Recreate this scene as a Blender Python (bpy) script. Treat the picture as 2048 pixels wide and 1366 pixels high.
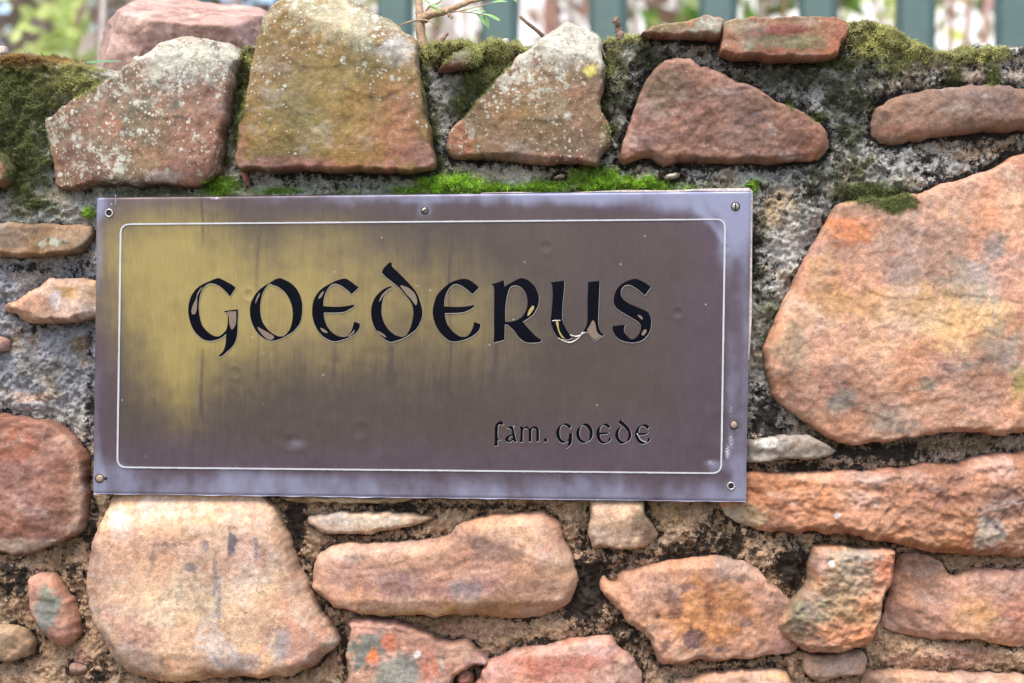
import bpy, bmesh, math, random
import numpy as np
from mathutils import Vector, Matrix
random.seed(7)
RNG = np.random.default_rng(11)
rad = math.radians
scene = bpy.context.scene
for o in list(bpy.data.objects):
    bpy.data.objects.remove(o)
col = scene.collection

# ------------------------------------------------------------------ camera, sky, sun, exposure
ZC = 0.75                                   # height of the picture centre above the paving (m)
CAM = np.array([0.1212, -1.3028, ZC - 0.0061])
YAW, PITCH, FMM = 0.03855, 0.00737, 60.0
cam_data = bpy.data.cameras.new('camera')
cam = bpy.data.objects.new('camera', cam_data)
col.objects.link(cam)
cam.location = CAM
cam.rotation_euler = (math.pi / 2 + PITCH, 0, YAW)
cam_data.lens = FMM
cam_data.sensor_width = 36
cam_data.clip_start = 0.02
cam_data.clip_end = 2000
cam_data.dof.use_dof = True
cam_data.dof.focus_distance = 1.30
cam_data.dof.aperture_fstop = 5.6
scene.camera = cam

world = bpy.data.worlds.new('World')
scene.world = world
world.use_nodes = True
wn = world.node_tree.nodes
sky = wn.new('ShaderNodeTexSky')
sky.sky_type = 'NISHITA'
sky.sun_disc = False
SUN_EL, SUN_AZ = rad(64), rad(198)          # azimuth from +Y (behind the wall) towards +X: high, in front of the wall, veiled by thin cloud
sky.sun_elevation = SUN_EL
sky.sun_rotation = SUN_AZ
sky.dust_density = 3.5
sky.air_density = 1.0
sky.ozone_density = 1.0
bg = wn['Background']
bg.inputs['Strength'].default_value = 0.15
world.node_tree.links.new(sky.outputs[0], bg.inputs['Color'])

sun_data = bpy.data.lights.new('sun', 'SUN')
sun_data.energy = 1.2
sun_data.angle = rad(32)
sun_data.color = (1.0, 0.97, 0.92)
sun = bpy.data.objects.new('sun', sun_data)
col.objects.link(sun)
sd = Vector((math.sin(SUN_AZ) * math.cos(SUN_EL), math.cos(SUN_AZ) * math.cos(SUN_EL), math.sin(SUN_EL)))
sun.rotation_euler = sd.to_track_quat('Z', 'Y').to_euler()
sun.location = (0, 0, 6)

vs = scene.view_settings
vs.view_transform = 'Standard'
vs.look = 'None'
vs.exposure = 1.6
vs.gamma = 1.0
vs.use_curve_mapping = False

# ------------------------------------------------------------------ pixel -> place (a pixel gives a ray, the depth Y is given by the wall)
Rm = np.array(cam.rotation_euler.to_matrix())
FPX = FMM / 36 * 2048
def unproj(p, Y):
    p = np.atleast_2d(np.asarray(p, float))
    d = np.stack([(p[:, 0] - 1024) / FPX, (683 - p[:, 1]) / FPX, -np.ones(len(p))], 1) @ Rm.T
    t = (Y - CAM[1]) / d[:, 1]
    return CAM + d * t[:, None]
def topx(W):
    d = (np.asarray(W, float) - CAM) @ Rm
    return np.stack([1024 + d[:, 0] / -d[:, 2] * FPX, 683 - d[:, 1] / -d[:, 2] * FPX], 1)
def pt(x, y, Y):
    return Vector(unproj([(x, y)], Y)[0])
PXM = 1.0 / (FPX / 1.30)                    # metres per photo pixel at the wall

# ------------------------------------------------------------------ noise
_perm = RNG.permutation(512).astype(np.int64)
_perm = np.concatenate([_perm, _perm, _perm])
_grad = RNG.normal(size=(512, 3)); _grad /= np.linalg.norm(_grad, axis=1)[:, None]
def perlin(p):
    i = np.floor(p).astype(np.int64); f = p - i
    u = f * f * f * (f * (f * 6 - 15) + 10)
    i &= 511
    out = 0
    for dx in (0, 1):
        a = _perm[(i[:, 0] + dx) & 511]
        for dy in (0, 1):
            b = _perm[a + ((i[:, 1] + dy) & 511)]
            for dz in (0, 1):
                g = _grad[_perm[b + ((i[:, 2] + dz) & 511)]]
                w = (u[:, 0] if dx else 1 - u[:, 0]) * (u[:, 1] if dy else 1 - u[:, 1]) * (u[:, 2] if dz else 1 - u[:, 2])
                out = out + w * (g[:, 0] * (f[:, 0] - dx) + g[:, 1] * (f[:, 1] - dy) + g[:, 2] * (f[:, 2] - dz))
    return out * 1.6
def fbm(p, freq, octv=4, gain=0.5, seed=0.0, ridged=False):
    q = p * freq + np.array([seed * 17.3, seed * 5.1 + 3.7, seed * 29.7])
    s = 0; a = 1; tot = 0
    for k in range(octv):
        n = perlin(q)
        if ridged: n = 1 - 2 * np.abs(n)
        s = s + a * n; tot += a
        a *= gain; q = q * 2.03 + 11.7
    return s / tot
def sstep(a, b, x):
    t = np.clip((x - a) / (b - a), 0, 1)
    return t * t * (3 - 2 * t)
def lin(c):
    c = np.asarray(c, float) / 255.0
    return np.where(c <= 0.04045, c / 12.92, ((c + 0.055) / 1.055) ** 2.4)
ALB = 0.80
def alb(c):
    l = lin(c) * ALB
    return (l + 0.13 * (l.mean() - l)) * np.array([1.0, 0.985, 1.0])

# ------------------------------------------------------------------ mesh helpers
def mesh_np(name, V, F, mat=None, parent=None, smooth=True, origin=None, attrs=None):
    V = np.asarray(V, float)
    if origin is None: origin = V.mean(0) if parent is not None else np.zeros(3)
    origin = np.asarray(origin, float)
    F = np.asarray(F)
    me = bpy.data.meshes.new(name)
    me.vertices.add(len(V)); me.vertices.foreach_set('co', (V - origin).astype(np.float32).ravel())
    n = F.shape[1]
    me.loops.add(F.size); me.loops.foreach_set('vertex_index', F.astype(np.int32).ravel())
    me.polygons.add(len(F)); me.polygons.foreach_set('loop_start', np.arange(0, F.size, n, dtype=np.int32))
    me.update(calc_edges=True)
    me.polygons.foreach_set('use_smooth', np.full(len(F), smooth))
    for k, v in (attrs or {}).items():
        a = me.attributes.new(k, 'FLOAT_COLOR', 'POINT')
        c = np.ones((len(V), 4), np.float32); c[:, :v.shape[1]] = v
        a.data.foreach_set('color', c.ravel())
    if mat: me.materials.append(mat)
    o = bpy.data.objects.new(name, me)
    col.objects.link(o)
    o.location = origin
    if parent is not None:
        o.parent = parent
        o.location = Vector(origin) - parent.location
    return o
def empty(name, loc, label=None, cat=None, group=None, kind=None):
    o = bpy.data.objects.new(name, None)
    o.empty_display_size = 0.05
    col.objects.link(o); o.location = loc
    return tag(o, label, cat, group, kind)
def tag(o, label=None, cat=None, group=None, kind=None):
    if label: o['label'] = label
    if cat: o['category'] = cat
    if group: o['group'] = group
    if kind: o['kind'] = kind
    return o
def tube(pts, radii, seg=8, wob=0.0):
    pts = np.asarray(pts, float); n = len(pts)
    radii = np.broadcast_to(np.asarray(radii, float), (n,))
    V = []; T = np.gradient(pts, axis=0); T /= np.linalg.norm(T, axis=1)[:, None] + 1e-12
    up = np.array([0.3, 0.9, 0.2])
    for i in range(n):
        a = np.cross(T[i], up); a /= np.linalg.norm(a) + 1e-9; b = np.cross(T[i], a)
        for k in range(seg):
            an = 2 * math.pi * k / seg
            r = radii[i] * (1 + wob * RNG.normal())
            V.append(pts[i] + r * (math.cos(an) * a + math.sin(an) * b))
    F = [(i * seg + k, i * seg + (k + 1) % seg, (i + 1) * seg + (k + 1) % seg, (i + 1) * seg + k) for i in range(n - 1) for k in range(seg)]
    V += [pts[0], pts[-1]]; c0, c1 = len(V) - 2, len(V) - 1
    for k in range(seg):
        F.append((c0, (k + 1) % seg, k, k)); F.append((c1, (n - 1) * seg + k, (n - 1) * seg + (k + 1) % seg, (n - 1) * seg + (k + 1) % seg))
    Q = [f for f in F if len(set(f)) == 4]; Tr = [f[:3] for f in F if len(set(f)) == 3]
    tri = [t for f in Q for t in ((f[0], f[1], f[2]), (f[0], f[2], f[3]))] + Tr
    return np.array(V), np.array(tri)
def catmull(P, n=8):
    P = np.asarray(P, float); out = []
    Q = np.vstack([2 * P[0] - P[1], P, 2 * P[-1] - P[-2]])
    for i in range(1, len(Q) - 2):
        for t in np.linspace(0, 1, n, endpoint=False):
            out.append(0.5 * (2 * Q[i] + (Q[i + 1] - Q[i - 1]) * t + (2 * Q[i - 1] - 5 * Q[i] + 4 * Q[i + 1] - Q[i + 2]) * t ** 2 + (3 * Q[i] - Q[i - 1] - 3 * Q[i + 1] + Q[i + 2]) * t ** 3))
    out.append(P[-1])
    return np.array(out)

# ------------------------------------------------------------------ materials
class NT:
    def __init__(self, name):
        self.m = bpy.data.materials.new(name); self.m.use_nodes = True
        self.t = self.m.node_tree; self.n = self.t.nodes
        self.b = self.n['Principled BSDF']
        self.pos = self.n.new('ShaderNodeNewGeometry').outputs['Position']
    def L(self, a, b): self.t.links.new(a, b)
    def put(self, sock, v):
        if isinstance(v, bpy.types.NodeSocket): self.L(v, sock)
        elif v is not None: sock.default_value = v
    def attr(self, name):
        a = self.n.new('ShaderNodeAttribute'); a.attribute_name = name; return a
    def sep(self, c):
        s = self.n.new('ShaderNodeSeparateColor'); self.L(c, s.inputs[0]); return s.outputs
    def noise(self, scale, detail=3, rough=0.55, vec=None, dist=0.0):
        x = self.n.new('ShaderNodeTexNoise'); x.inputs['Scale'].default_value = scale
        x.inputs['Detail'].default_value = detail; x.inputs['Roughness'].default_value = rough
        x.inputs['Distortion'].default_value = dist
        self.L(vec if vec is not None else self.pos, x.inputs['Vector']); return x.outputs[0]
    def vor(self, scale, vec=None, feature='F1'):
        x = self.n.new('ShaderNodeTexVoronoi'); x.feature = feature; x.inputs['Scale'].default_value = scale
        self.L(vec if vec is not None else self.pos, x.inputs['Vector']); return x.outputs
    def math(self, op, a, b=None, c=None, clamp=False):
        x = self.n.new('ShaderNodeMath'); x.operation = op; x.use_clamp = clamp
        self.put(x.inputs[0], a); self.put(x.inputs[1], b)
        if c is not None: self.put(x.inputs[2], c)
        return x.outputs[0]
    def ramp(self, v, a, b, lo=0.0, hi=1.0, smooth=True):
        x = self.n.new('ShaderNodeMapRange'); x.interpolation_type = 'SMOOTHSTEP' if smooth else 'LINEAR'
        self.put(x.inputs[0], v); self.put(x.inputs[1], a); self.put(x.inputs[2], b); x.inputs[3].default_value = lo; x.inputs[4].default_value = hi
        return x.outputs[0]
    def mix(self, f, a, b, mode='MIX'):
        x = self.n.new('ShaderNodeMix'); x.data_type = 'RGBA'; x.blend_type = mode
        self.put(x.inputs[0], f)
        for s, v in ((x.inputs[6], a), (x.inputs[7], b)):
            if isinstance(v, bpy.types.NodeSocket): self.L(v, s)
            else: s.default_value = tuple(v) + (1,) if len(v) == 3 else v
        return x.outputs[2]
    def grey(self, v):
        x = self.n.new('ShaderNodeCombineColor')
        for i in range(3): self.L(v, x.inputs[i])
        return x.outputs[0]
    def stretch(self, s):
        x = self.n.new('ShaderNodeMapping'); x.inputs['Scale'].default_value = s; self.L(self.pos, x.inputs[0]); return x.outputs[0]
    def bump(self, h, strength=0.5, dist=0.001, prev=None):
        x = self.n.new('ShaderNodeBump'); x.inputs['Strength'].default_value = strength; x.inputs['Distance'].default_value = dist
        self.L(h, x.inputs['Height'])
        if prev is not None: self.L(prev, x.inputs['Normal'])
        return x.outputs[0]
    def out(self, color=None, rough=0.9, normal=None, metal=None, spec=None, coat=None):
        b = self.b
        if color is not None: self.put(b.inputs['Base Color'], color if isinstance(color, bpy.types.NodeSocket) else tuple(color) + (1,))
        self.put(b.inputs['Roughness'], rough)
        if normal is not None: self.L(normal, b.inputs['Normal'])
        if metal is not None: self.put(b.inputs['Metallic'], metal)
        if spec is not None: b.inputs['Specular IOR Level'].default_value = spec
        if coat is not None: b.inputs['Coat Weight'].default_value = coat; b.inputs['Coat Roughness'].default_value = 0.06
        return self.m

def stone_material():
    k = NT('weathered_stone')
    c = k.attr('Col').outputs['Color']; m = k.sep(k.attr('Mask').outputs['Color'])
    n1 = k.noise(260, 5, 0.65); n2 = k.noise(1100, 3, 0.6); n3 = k.noise(70, 4, 0.6, dist=0.4)
    v = k.math('MULTIPLY', k.ramp(n1, 0.3, 0.7, 0.8, 1.2, False), k.ramp(n2, 0.3, 0.7, 0.8, 1.2, False))
    c = k.mix(1.0, c, k.grey(v), 'MULTIPLY')
    ck = k.noise(24, 4, 0.5, dist=0.3); crack = k.math('MULTIPLY', k.ramp(k.math('ABSOLUTE', k.math('SUBTRACT', ck, 0.5)), 0.002, 0.008, 1, 0), k.ramp(k.noise(11, 2), 0.6, 0.72))
    c = k.mix(k.math('MULTIPLY', crack, 0.7), c, (0.035, 0.022, 0.016))
    c = k.mix(k.ramp(n3, 0.52, 0.7, 0, 0.35), c, (0.11, 0.055, 0.04))
    # fine dark pits and pale crystals
    pv = k.vor(420); c = k.mix(k.math('MULTIPLY', k.ramp(pv[0], 0.10, 0.22, 1, 0), k.ramp(k.sep(pv[1])[0], 0.82, 0.9, 0, 0.75)), c, (0.02, 0.016, 0.014))
    c = k.mix(k.math('MULTIPLY', k.ramp(pv[0], 0.10, 0.2, 1, 0), k.ramp(k.sep(pv[1])[1], 0.9, 0.95, 0, 0.6)), c, (0.62, 0.56, 0.48))
    # lichen: rosettes of several sizes, denser where the Mask says so
    wob = k.math('MULTIPLY', k.math('SUBTRACT', k.noise(420, 5, 0.75), 0.5), 1.1)
    grain = k.vor(900); c = k.mix(1.0, c, k.grey(k.ramp(k.sep(grain[1])[0], 0, 1, .9, 1.1, False)), 'MULTIPLY')
    lich = None
    for sc, rr in ((70, 0.40), (150, 0.50), (330, 0.55)):
        w = k.vor(sc); r = k.math('MULTIPLY', k.math('SUBTRACT', k.math('ADD', k.sep(w[1])[0], m[0]), 1.0), rr)
        d = k.math('ADD', w[0], wob)
        s = k.ramp(k.math('SUBTRACT', r, d), -0.03, 0.05)
        lich = s if lich is None else k.math('MAXIMUM', lich, s)
    crust = k.math('MULTIPLY', k.ramp(k.math('ADD', k.noise(150, 7, 0.8), k.math('MULTIPLY', m[0], 0.27)), 0.75, 0.84), 0.8)
    lich = k.math('MAXIMUM', lich, crust)
    lc = k.mix(k.noise(35, 2), (0.36, 0.36, 0.28), (0.52, 0.51, 0.42))
    lc = k.mix(1.0, lc, k.grey(k.ramp(k.noise(700, 3), 0.3, 0.7, 0.65, 1.15, False)), 'MULTIPLY')
    c = k.mix(k.math('MULTIPLY', lich, k.ramp(k.noise(90, 3), 0.35, 0.65, 0.5, 0.95)), c, lc)
    # moss film and black algae
    ms = k.ramp(k.math('ADD', m[1], k.math('MULTIPLY', k.math('SUBTRACT', n1, 0.5), 0.9)), 0.35, 0.75)
    c = k.mix(ms, c, k.mix(n2, (0.035, 0.045, 0.012), (0.12, 0.12, 0.035)))
    bk = k.ramp(k.math('ADD', m[2], k.math('MULTIPLY', k.math('SUBTRACT', k.noise(330, 5, 0.75), 0.5), 1.5)), 0.45, 0.72)
    c = k.mix(k.math('MULTIPLY', bk, 0.92), c, (0.012, 0.011, 0.010))
    nm = k.bump(n1, 0.42, 0.002); nm = k.bump(n2, 0.4, 0.0008, nm); nm = k.bump(k.math('SUBTRACT', k.math('MULTIPLY', lich, 0.5), crack), 0.5, 0.0008, nm)
    return k.out(c, k.ramp(n3, 0.3, 0.7, 0.7, 0.92), nm, spec=0.28)

def mortar_material():
    k = NT('crumbly_mortar')
    c = k.attr('Col').outputs['Color']; m = k.sep(k.attr('Mask').outputs['Color'])
    n1 = k.noise(210, 5, 0.7); n2 = k.noise(900, 4, 0.7)
    g = k.vor(380); gs = k.sep(g[1])
    v = k.math('MULTIPLY', k.ramp(n1, 0.3, 0.7, 0.5, 1.5, False), k.ramp(n2, 0.3, 0.7, 0.5, 1.5, False))
    c = k.mix(1.0, c, k.grey(v), 'MULTIPLY')
    edge = k.ramp(g[0], 0.18, 0.34, 1, 0)
    c = k.mix(k.math('MULTIPLY', edge, k.ramp(gs[0], 0.72, 0.8, 0, 0.75)), c, (0.42, 0.38, 0.32))
    c = k.mix(k.math('MULTIPLY', edge, k.ramp(gs[1], 0.78, 0.85, 0, 0.8)), c, (0.03, 0.026, 0.024))
    pale = k.ramp(k.math('ADD', m[0], k.math('MULTIPLY', k.math('SUBTRACT', k.noise(220, 6, 0.8), 0.5), 2.2)), 0.42, 0.66)
    c = k.mix(k.math('MULTIPLY', pale, 0.85), c, k.mix(n2, (0.34, 0.33, 0.31), (0.62, 0.60, 0.55)))
    bk = k.ramp(k.math('ADD', m[2], k.math('MULTIPLY', k.math('SUBTRACT', k.noise(150, 7, 0.82), 0.5), 2.3)), 0.46, 0.62)
    c = k.mix(k.math('MULTIPLY', bk, 0.94), c, (0.011, 0.010, 0.009))
    ms = k.ramp(k.math('ADD', m[1], k.math('MULTIPLY', k.math('SUBTRACT', n1, 0.5), 0.9)), 0.35, 0.8)
    c = k.mix(k.math('MULTIPLY', ms, 0.45), c, k.mix(n2, (0.018, 0.026, 0.008), (0.07, 0.075, 0.022)))
    nm = k.bump(n1, 0.8, 0.004); nm = k.bump(n2, 0.8, 0.0018, nm); nm = k.bump(edge, 0.4, 0.0008, nm)
    return k.out(c, 0.95, nm, spec=0.2)

def plate_material():
    k = NT('tarnished_brass')
    m = k.sep(k.attr('Mask').outputs['Color'])
    streak = k.noise(1.0, 5, 0.65, k.stretch((420, 420, 26))); fine = k.noise(1.0, 3, 0.6, k.stretch((1500, 1500, 90)))
    blot = k.noise(120, 5, 0.65)
    gold = k.ramp(k.math('ADD', m[0], k.math('ADD', k.math('MULTIPLY', k.math('SUBTRACT', streak, 0.5), 0.2), k.math('MULTIPLY', k.math('SUBTRACT', blot, 0.5), 0.3))), 0.0, 1.1)
    al = k.attr('Mask').outputs['Alpha']
    dark = k.mix(k.noise(22, 3), (0.058, 0.043, 0.036), (0.088, 0.066, 0.052)); dark = k.mix(al, dark, k.mix(k.noise(16, 3), (0.066, 0.044, 0.052), (0.098, 0.070, 0.084)))
    c = k.mix(gold, dark, k.mix(k.noise(40, 3), (0.24, 0.18, 0.066), (0.33, 0.25, 0.082)))
    c = k.mix(1.0, c, k.grey(k.math('MULTIPLY', k.ramp(fine, 0.25, 0.75, 0.90, 1.10, False), k.ramp(streak, 0.25, 0.75, 0.95, 1.05, False))), 'MULTIPLY')
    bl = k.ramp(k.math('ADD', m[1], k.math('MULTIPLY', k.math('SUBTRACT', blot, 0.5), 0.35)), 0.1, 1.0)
    c = k.mix(k.math('MULTIPLY', bl, 0.85), c, (0.245, 0.25, 0.34))  # bluish sky sheen laid into the base colour, together with rubbed marks
    sp = k.vor(110); c = k.mix(k.math('MULTIPLY', k.ramp(sp[0], 0.05, 0.10, 1, 0), k.ramp(k.sep(sp[1])[0], 0.86, 0.9, 0, 0.6)), c, (0.45, 0.41, 0.41))
    c = k.mix(k.math('MULTIPLY', k.ramp(sp[0], 0.06, 0.14, 1, 0), k.ramp(k.sep(sp[1])[1], 0.8, 0.85, 0, 0.55)), c, (0.05, 0.035, 0.035))
    sc = k.ramp(k.math('ADD', m[2], k.math('MULTIPLY', k.math('SUBTRACT', k.noise(1.0, 5, 0.75, k.stretch((500, 500, 1500))), 0.5), 1.5)), 0.5, 0.8)
    c = k.mix(k.math('MULTIPLY', sc, 0.85), c, (0.62, 0.62, 0.72))
    nm = k.bump(fine, 0.10, 0.0003); nm = k.bump(blot, 0.10, 0.0006, nm)
    return k.out(c, k.math('ADD', k.ramp(blot, 0.3, 0.7, 0.3, 0.42), k.math('MULTIPLY', sc, 0.2)), nm, metal=0.6, spec=0.5)

def simple(name, c, rough=0.6, metal=0.0, var=0.25, scale=200, bump=0.3, bd=0.0006, spec=0.4, coat=None, trans=None):
    k = NT(name)
    n = k.noise(scale, 4, 0.6)
    cc = k.mix(1.0, tuple(c), k.grey(k.ramp(n, 0.25, 0.75, 1 - var, 1 + var, False)), 'MULTIPLY')
    m = k.out(cc, rough, k.bump(n, bump, bd) if bump else None, metal, spec, coat)
    return m
def leaf_material(name, attr='Col', trans=0.45, rough=0.5):
    k = NT(name)
    c = k.attr(attr).outputs['Color']
    k.out(c, rough, spec=0.35)
    t = k.n.new('ShaderNodeBsdfTranslucent'); k.L(c, t.inputs[0])
    mx = k.n.new('ShaderNodeMixShader'); mx.inputs[0].default_value = trans
    k.L(k.b.outputs[0], mx.inputs[1]); k.L(t.outputs[0], mx.inputs[2])
    k.L(mx.outputs[0], k.n['Material Output'].inputs[0])
    return k.m
M_STONE, M_MORTAR, M_PLATE = stone_material(), mortar_material(), plate_material()
M_MOSS = leaf_material('moss_fronds', trans=0.3, rough=0.8)
M_LEAF = leaf_material('garden_leaves', trans=0.5, rough=0.45)
M_ENAMEL = simple('black_enamel', (0.0025, 0.003, 0.006), 0.12, 0, 0.2, 60, 0.1, 0.0004, 0.04)
M_RIM = simple('bare_brass_and_highlight', (0.42, 0.40, 0.36), 0.35, 0.7, 0.25, 900, 0.2, 0.0002)  # bare brass for scratches; also the painted highlight along letter edges
M_LINE = simple('engraved_line_paint', (0.42, 0.42, 0.43), 0.45, 0.3, 0.12, 60, 0.0)
M_CHIP = simple('enamel_chip_metal', (0.17, 0.125, 0.09), 0.35, 0.4, 0.15, 250, 0.1, 0.0003)
M_CHIPG = simple('enamel_chip_brass', (0.33, 0.25, 0.09), 0.35, 0.4, 0.15, 250, 0.1, 0.0003)
M_SCREW = simple('dull_screw_metal', (0.30, 0.27, 0.22), 0.42, 0.7, 0.35, 900, 0.4, 0.0003)
M_RUST = simple('rusty_screw_metal', (0.26, 0.19, 0.14), 0.6, 0.3, 0.4, 900, 0.4, 0.0003)
M_BACK = simple('pale_backing', (.50, .42, .37), .9, 0, .4, 300, .5, .001)
M_HOLE_SHADE = simple('hole_shade_dark', (0.012, 0.009, 0.008), 0.9, 0, 0.2)  # near-black painted in for the shade inside holes, recesses and slots
M_BARK = simple('pale_bark', (0.30, 0.20, 0.12), 0.85, 0, 0.45, 350, 0.8, 0.0012)
M_TWIG = simple('dead_twig_bark', (0.20, 0.13, 0.09), 0.9, 0, 0.5, 500, 0.8, 0.001)

# ------------------------------------------------------------------ plaque corners (photo pixels) and the flat plaque frame
PLQ = np.array([(193, 394), (1503, 381), (1492, 1004), (186, 988)], float)
def plaque_dist(px):                        # px outside the plaque rectangle
    dx = np.maximum(np.maximum(190 - px[:, 0], px[:, 0] - 1497), 0)
    dy = np.maximum(np.maximum(388 - px[:, 1], px[:, 1] - 998), 0)
    return np.hypot(dx, dy)
def clear_plaque(W):                        # nothing of the wall comes through the plaque
    lim = -0.0015 - np.maximum(plaque_dist(topx(W)) - 4, 0) * PXM * 0.9
    lim = np.maximum(lim, -0.06)
    k = 0.0022
    d = (W[:, 1] - lim) / k
    W[:, 1] = np.where(d > 25, W[:, 1], lim + np.log1p(np.exp(np.clip(d, -30, 30))) * k) + 0.0004
    return W

# ------------------------------------------------------------------ moss map (photo pixels): x, y, rx, ry, strength, tone  (0 dark, 1 bright green, 2 olive, 3 rust)
MOSS = [(40, 175, 95, 75, 1.1, 0), (40, 300, 70, 110, 1.0, 0), (60, 400, 60, 40, .7, 0), (140, 165, 70, 35, 1.1, 2), (60, 120, 90, 18, 1.2, 3), (150, 135, 60, 14, .9, 2),
        (484, 190, 16, 110, .9, 0), (493, 110, 14, 30, 1.2, 2), (455, 310, 14, 60, .7, 0), (440, 372, 36, 22, 1.3, 1), (390, 385, 40, 10, .5, 1), (178, 425, 14, 9, 1.0, 1), (560, 382, 60, 9, .8, 1),
        (700, 384, 60, 6, .45, 1), (900, 370, 80, 20, 1.3, 1), (985, 379, 60, 11, 1.2, 1), (1090, 376, 60, 14, 1.2, 1), (1190, 362, 55, 26, 1.3, 1), (1270, 372, 75, 16, 1.3, 1), (1370, 378, 60, 10, .6, 1), (1505, 375, 20, 14, .9, 1),
        (872, 108, 34, 24, 1.3, 2), (905, 88, 70, 14, 1.3, 2), (985, 100, 50, 28, 1.3, 2), (960, 160, 40, 50, 1.0, 0), (850, 180, 12, 60, .8, 0), (870, 260, 14, 60, .7, 0), (1040, 95, 30, 14, 1.0, 2),
        (1250, 75, 50, 16, 1.1, 2), (1228, 120, 24, 50, .8, 2), (1215, 200, 20, 60, .6, 0), (1213, 270, 10, 35, .9, 2),
        (1760, 80, 70, 42, 1.3, 2), (1830, 100, 60, 28, 1.2, 2), (1710, 60, 20, 26, 1.0, 2), (1790, 130, 60, 30, .7, 0), (1940, 108, 90, 22, 1.0, 2), (1910, 150, 22, 25, .9, 0), (1985, 150, 18, 30, .9, 0), (1745, 215, 12, 40, .5, 2),
        (1640, 235, 30, 14, .8, 0), (1690, 290, 40, 60, .45, 0), (1740, 385, 70, 22, 1.1, 0), (1790, 405, 42, 22, 1.2, 0), (1540, 640, 22, 45, .55, 0), (1580, 215, 12, 22, .9, 0), (1520, 560, 12, 60, .4, 0), (470, 250, 12, 80, .7, 0), (985, 128, 45, 32, 1.1, 2), (930, 205, 35, 45, .8, 0), (830, 380, 60, 9, .9, 1), (1050, 384, 60, 7, .9, 1), (1600, 150, 100, 34, .66, 4), (1690, 190, 70, 70, .68, 4), (1560, 160, 60, 28, .6, 4), (1700, 270, 45, 50, .62, 4), (1640, 350, 70, 36, .6, 4), (1290, 110, 44, 36, .7, 4), (1500, 150, 60, 26, .6, 4), (1680, 130, 60, 30, .7, 0), (1610, 400, 40, 40, .5, 4), (1230, 250, 14, 50, .6, 0), (1530, 420, 20, 40, .4, 4), (700, 372, 120, 10, .5, 0), (1420, 370, 60, 14, .5, 0), (1250, 190, 26, 60, .62, 4), (1720, 330, 40, 40, .55, 0), (330, 385, 60, 8, .6, 0), (250, 385, 60, 8, .5, 0), (1520, 470, 12, 40, .45, 4), (880, 320, 20, 26, .6, 4), (750, 362, 80, 10, .4, 4)]
MTONE = [np.array(lin(c)) for c in ((126, 138, 80), (176, 228, 66), (206, 204, 132), (206, 154, 92), (112, 118, 92))]
def moss_at(px, on_stone=False):
    n = perlin(np.column_stack([px * 0.045, np.zeros(len(px))])) * 0.45 + perlin(np.column_stack([px * 0.13, np.ones(len(px))])) * 0.3
    tot = np.zeros(len(px)); colr = np.zeros((len(px), 3)); wsum = np.full(len(px), 1e-6)
    for x, y, rx, ry, s, t in MOSS:
        d = ((px[:, 0] - x) / rx) ** 2 + ((px[:, 1] - y) / ry) ** 2
        w = s * np.exp(-d * 0.75)
        tot = np.maximum(tot, w); colr += w[:, None] ** 2 * MTONE[t]; wsum += w ** 2
    return np.clip(tot + n * 0.55 * (tot > 0.08), 0, 1.4), colr / wsum[:, None]
MOSSPTS = []                                # (positions, normals, strength, colour) collected from wall surfaces

# ------------------------------------------------------------------ the wall
wall = empty('stone_wall', (0, 0, 0), 'garden wall of rough orange and brown stones set in crumbling mossy mortar', 'wall')

def resample(poly, step):
    P = np.vstack([poly, poly[:1]]); seg = np.linalg.norm(np.diff(P, axis=0), axis=1)
    t = np.concatenate([[0], np.cumsum(seg)]); n = max(12, int(t[-1] / step))
    u = np.linspace(0, t[-1], n, endpoint=False)
    return np.stack([np.interp(u, t, P[:, 0]), np.interp(u, t, P[:, 1])], 1)
def chaikin(P):
    Q = np.roll(P, -1, 0)
    return np.stack([0.8 * P + 0.2 * Q, 0.2 * P + 0.8 * Q], 1).reshape(-1, 2)
def polysdf(G, P):
    """signed distance (+ inside) and closest point of G to the closed polygon P"""
    A = P; B = np.roll(P, -1, 0); E = B - A; L2 = (E ** 2).sum(1) + 1e-18
    best = np.full(len(G), 1e9); cp = np.zeros_like(G); ins = np.zeros(len(G), bool)
    for s in range(0, len(G), 6000):
        g = G[s:s + 6000]
        rx = g[:, None, 0] - A[None, :, 0]; ry = g[:, None, 1] - A[None, :, 1]
        t = np.clip((rx * E[:, 0] + ry * E[:, 1]) / L2, 0, 1)
        dx = rx - t * E[:, 0]; dy = ry - t * E[:, 1]; d = dx * dx + dy * dy
        k = d.argmin(1); ii = np.arange(len(g))
        best[s:s + 6000] = np.sqrt(d[ii, k]); cp[s:s + 6000] = np.stack([g[:, 0] - dx[ii, k], g[:, 1] - dy[ii, k]], 1)
        c = (A[None, :, 1] > g[:, None, 1]) != (B[None, :, 1] > g[:, None, 1])
        with np.errstate(divide='ignore', invalid='ignore'):
            xc = A[None, :, 0] + (g[:, None, 1] - A[None, :, 1]) / (E[None, :, 1] + 1e-15) * E[None, :, 0]
        ins[s:s + 6000] = ((c & (g[:, None, 0] < xc)).sum(1) % 2) == 1
    return np.where(ins, best, -best), cp

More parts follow.
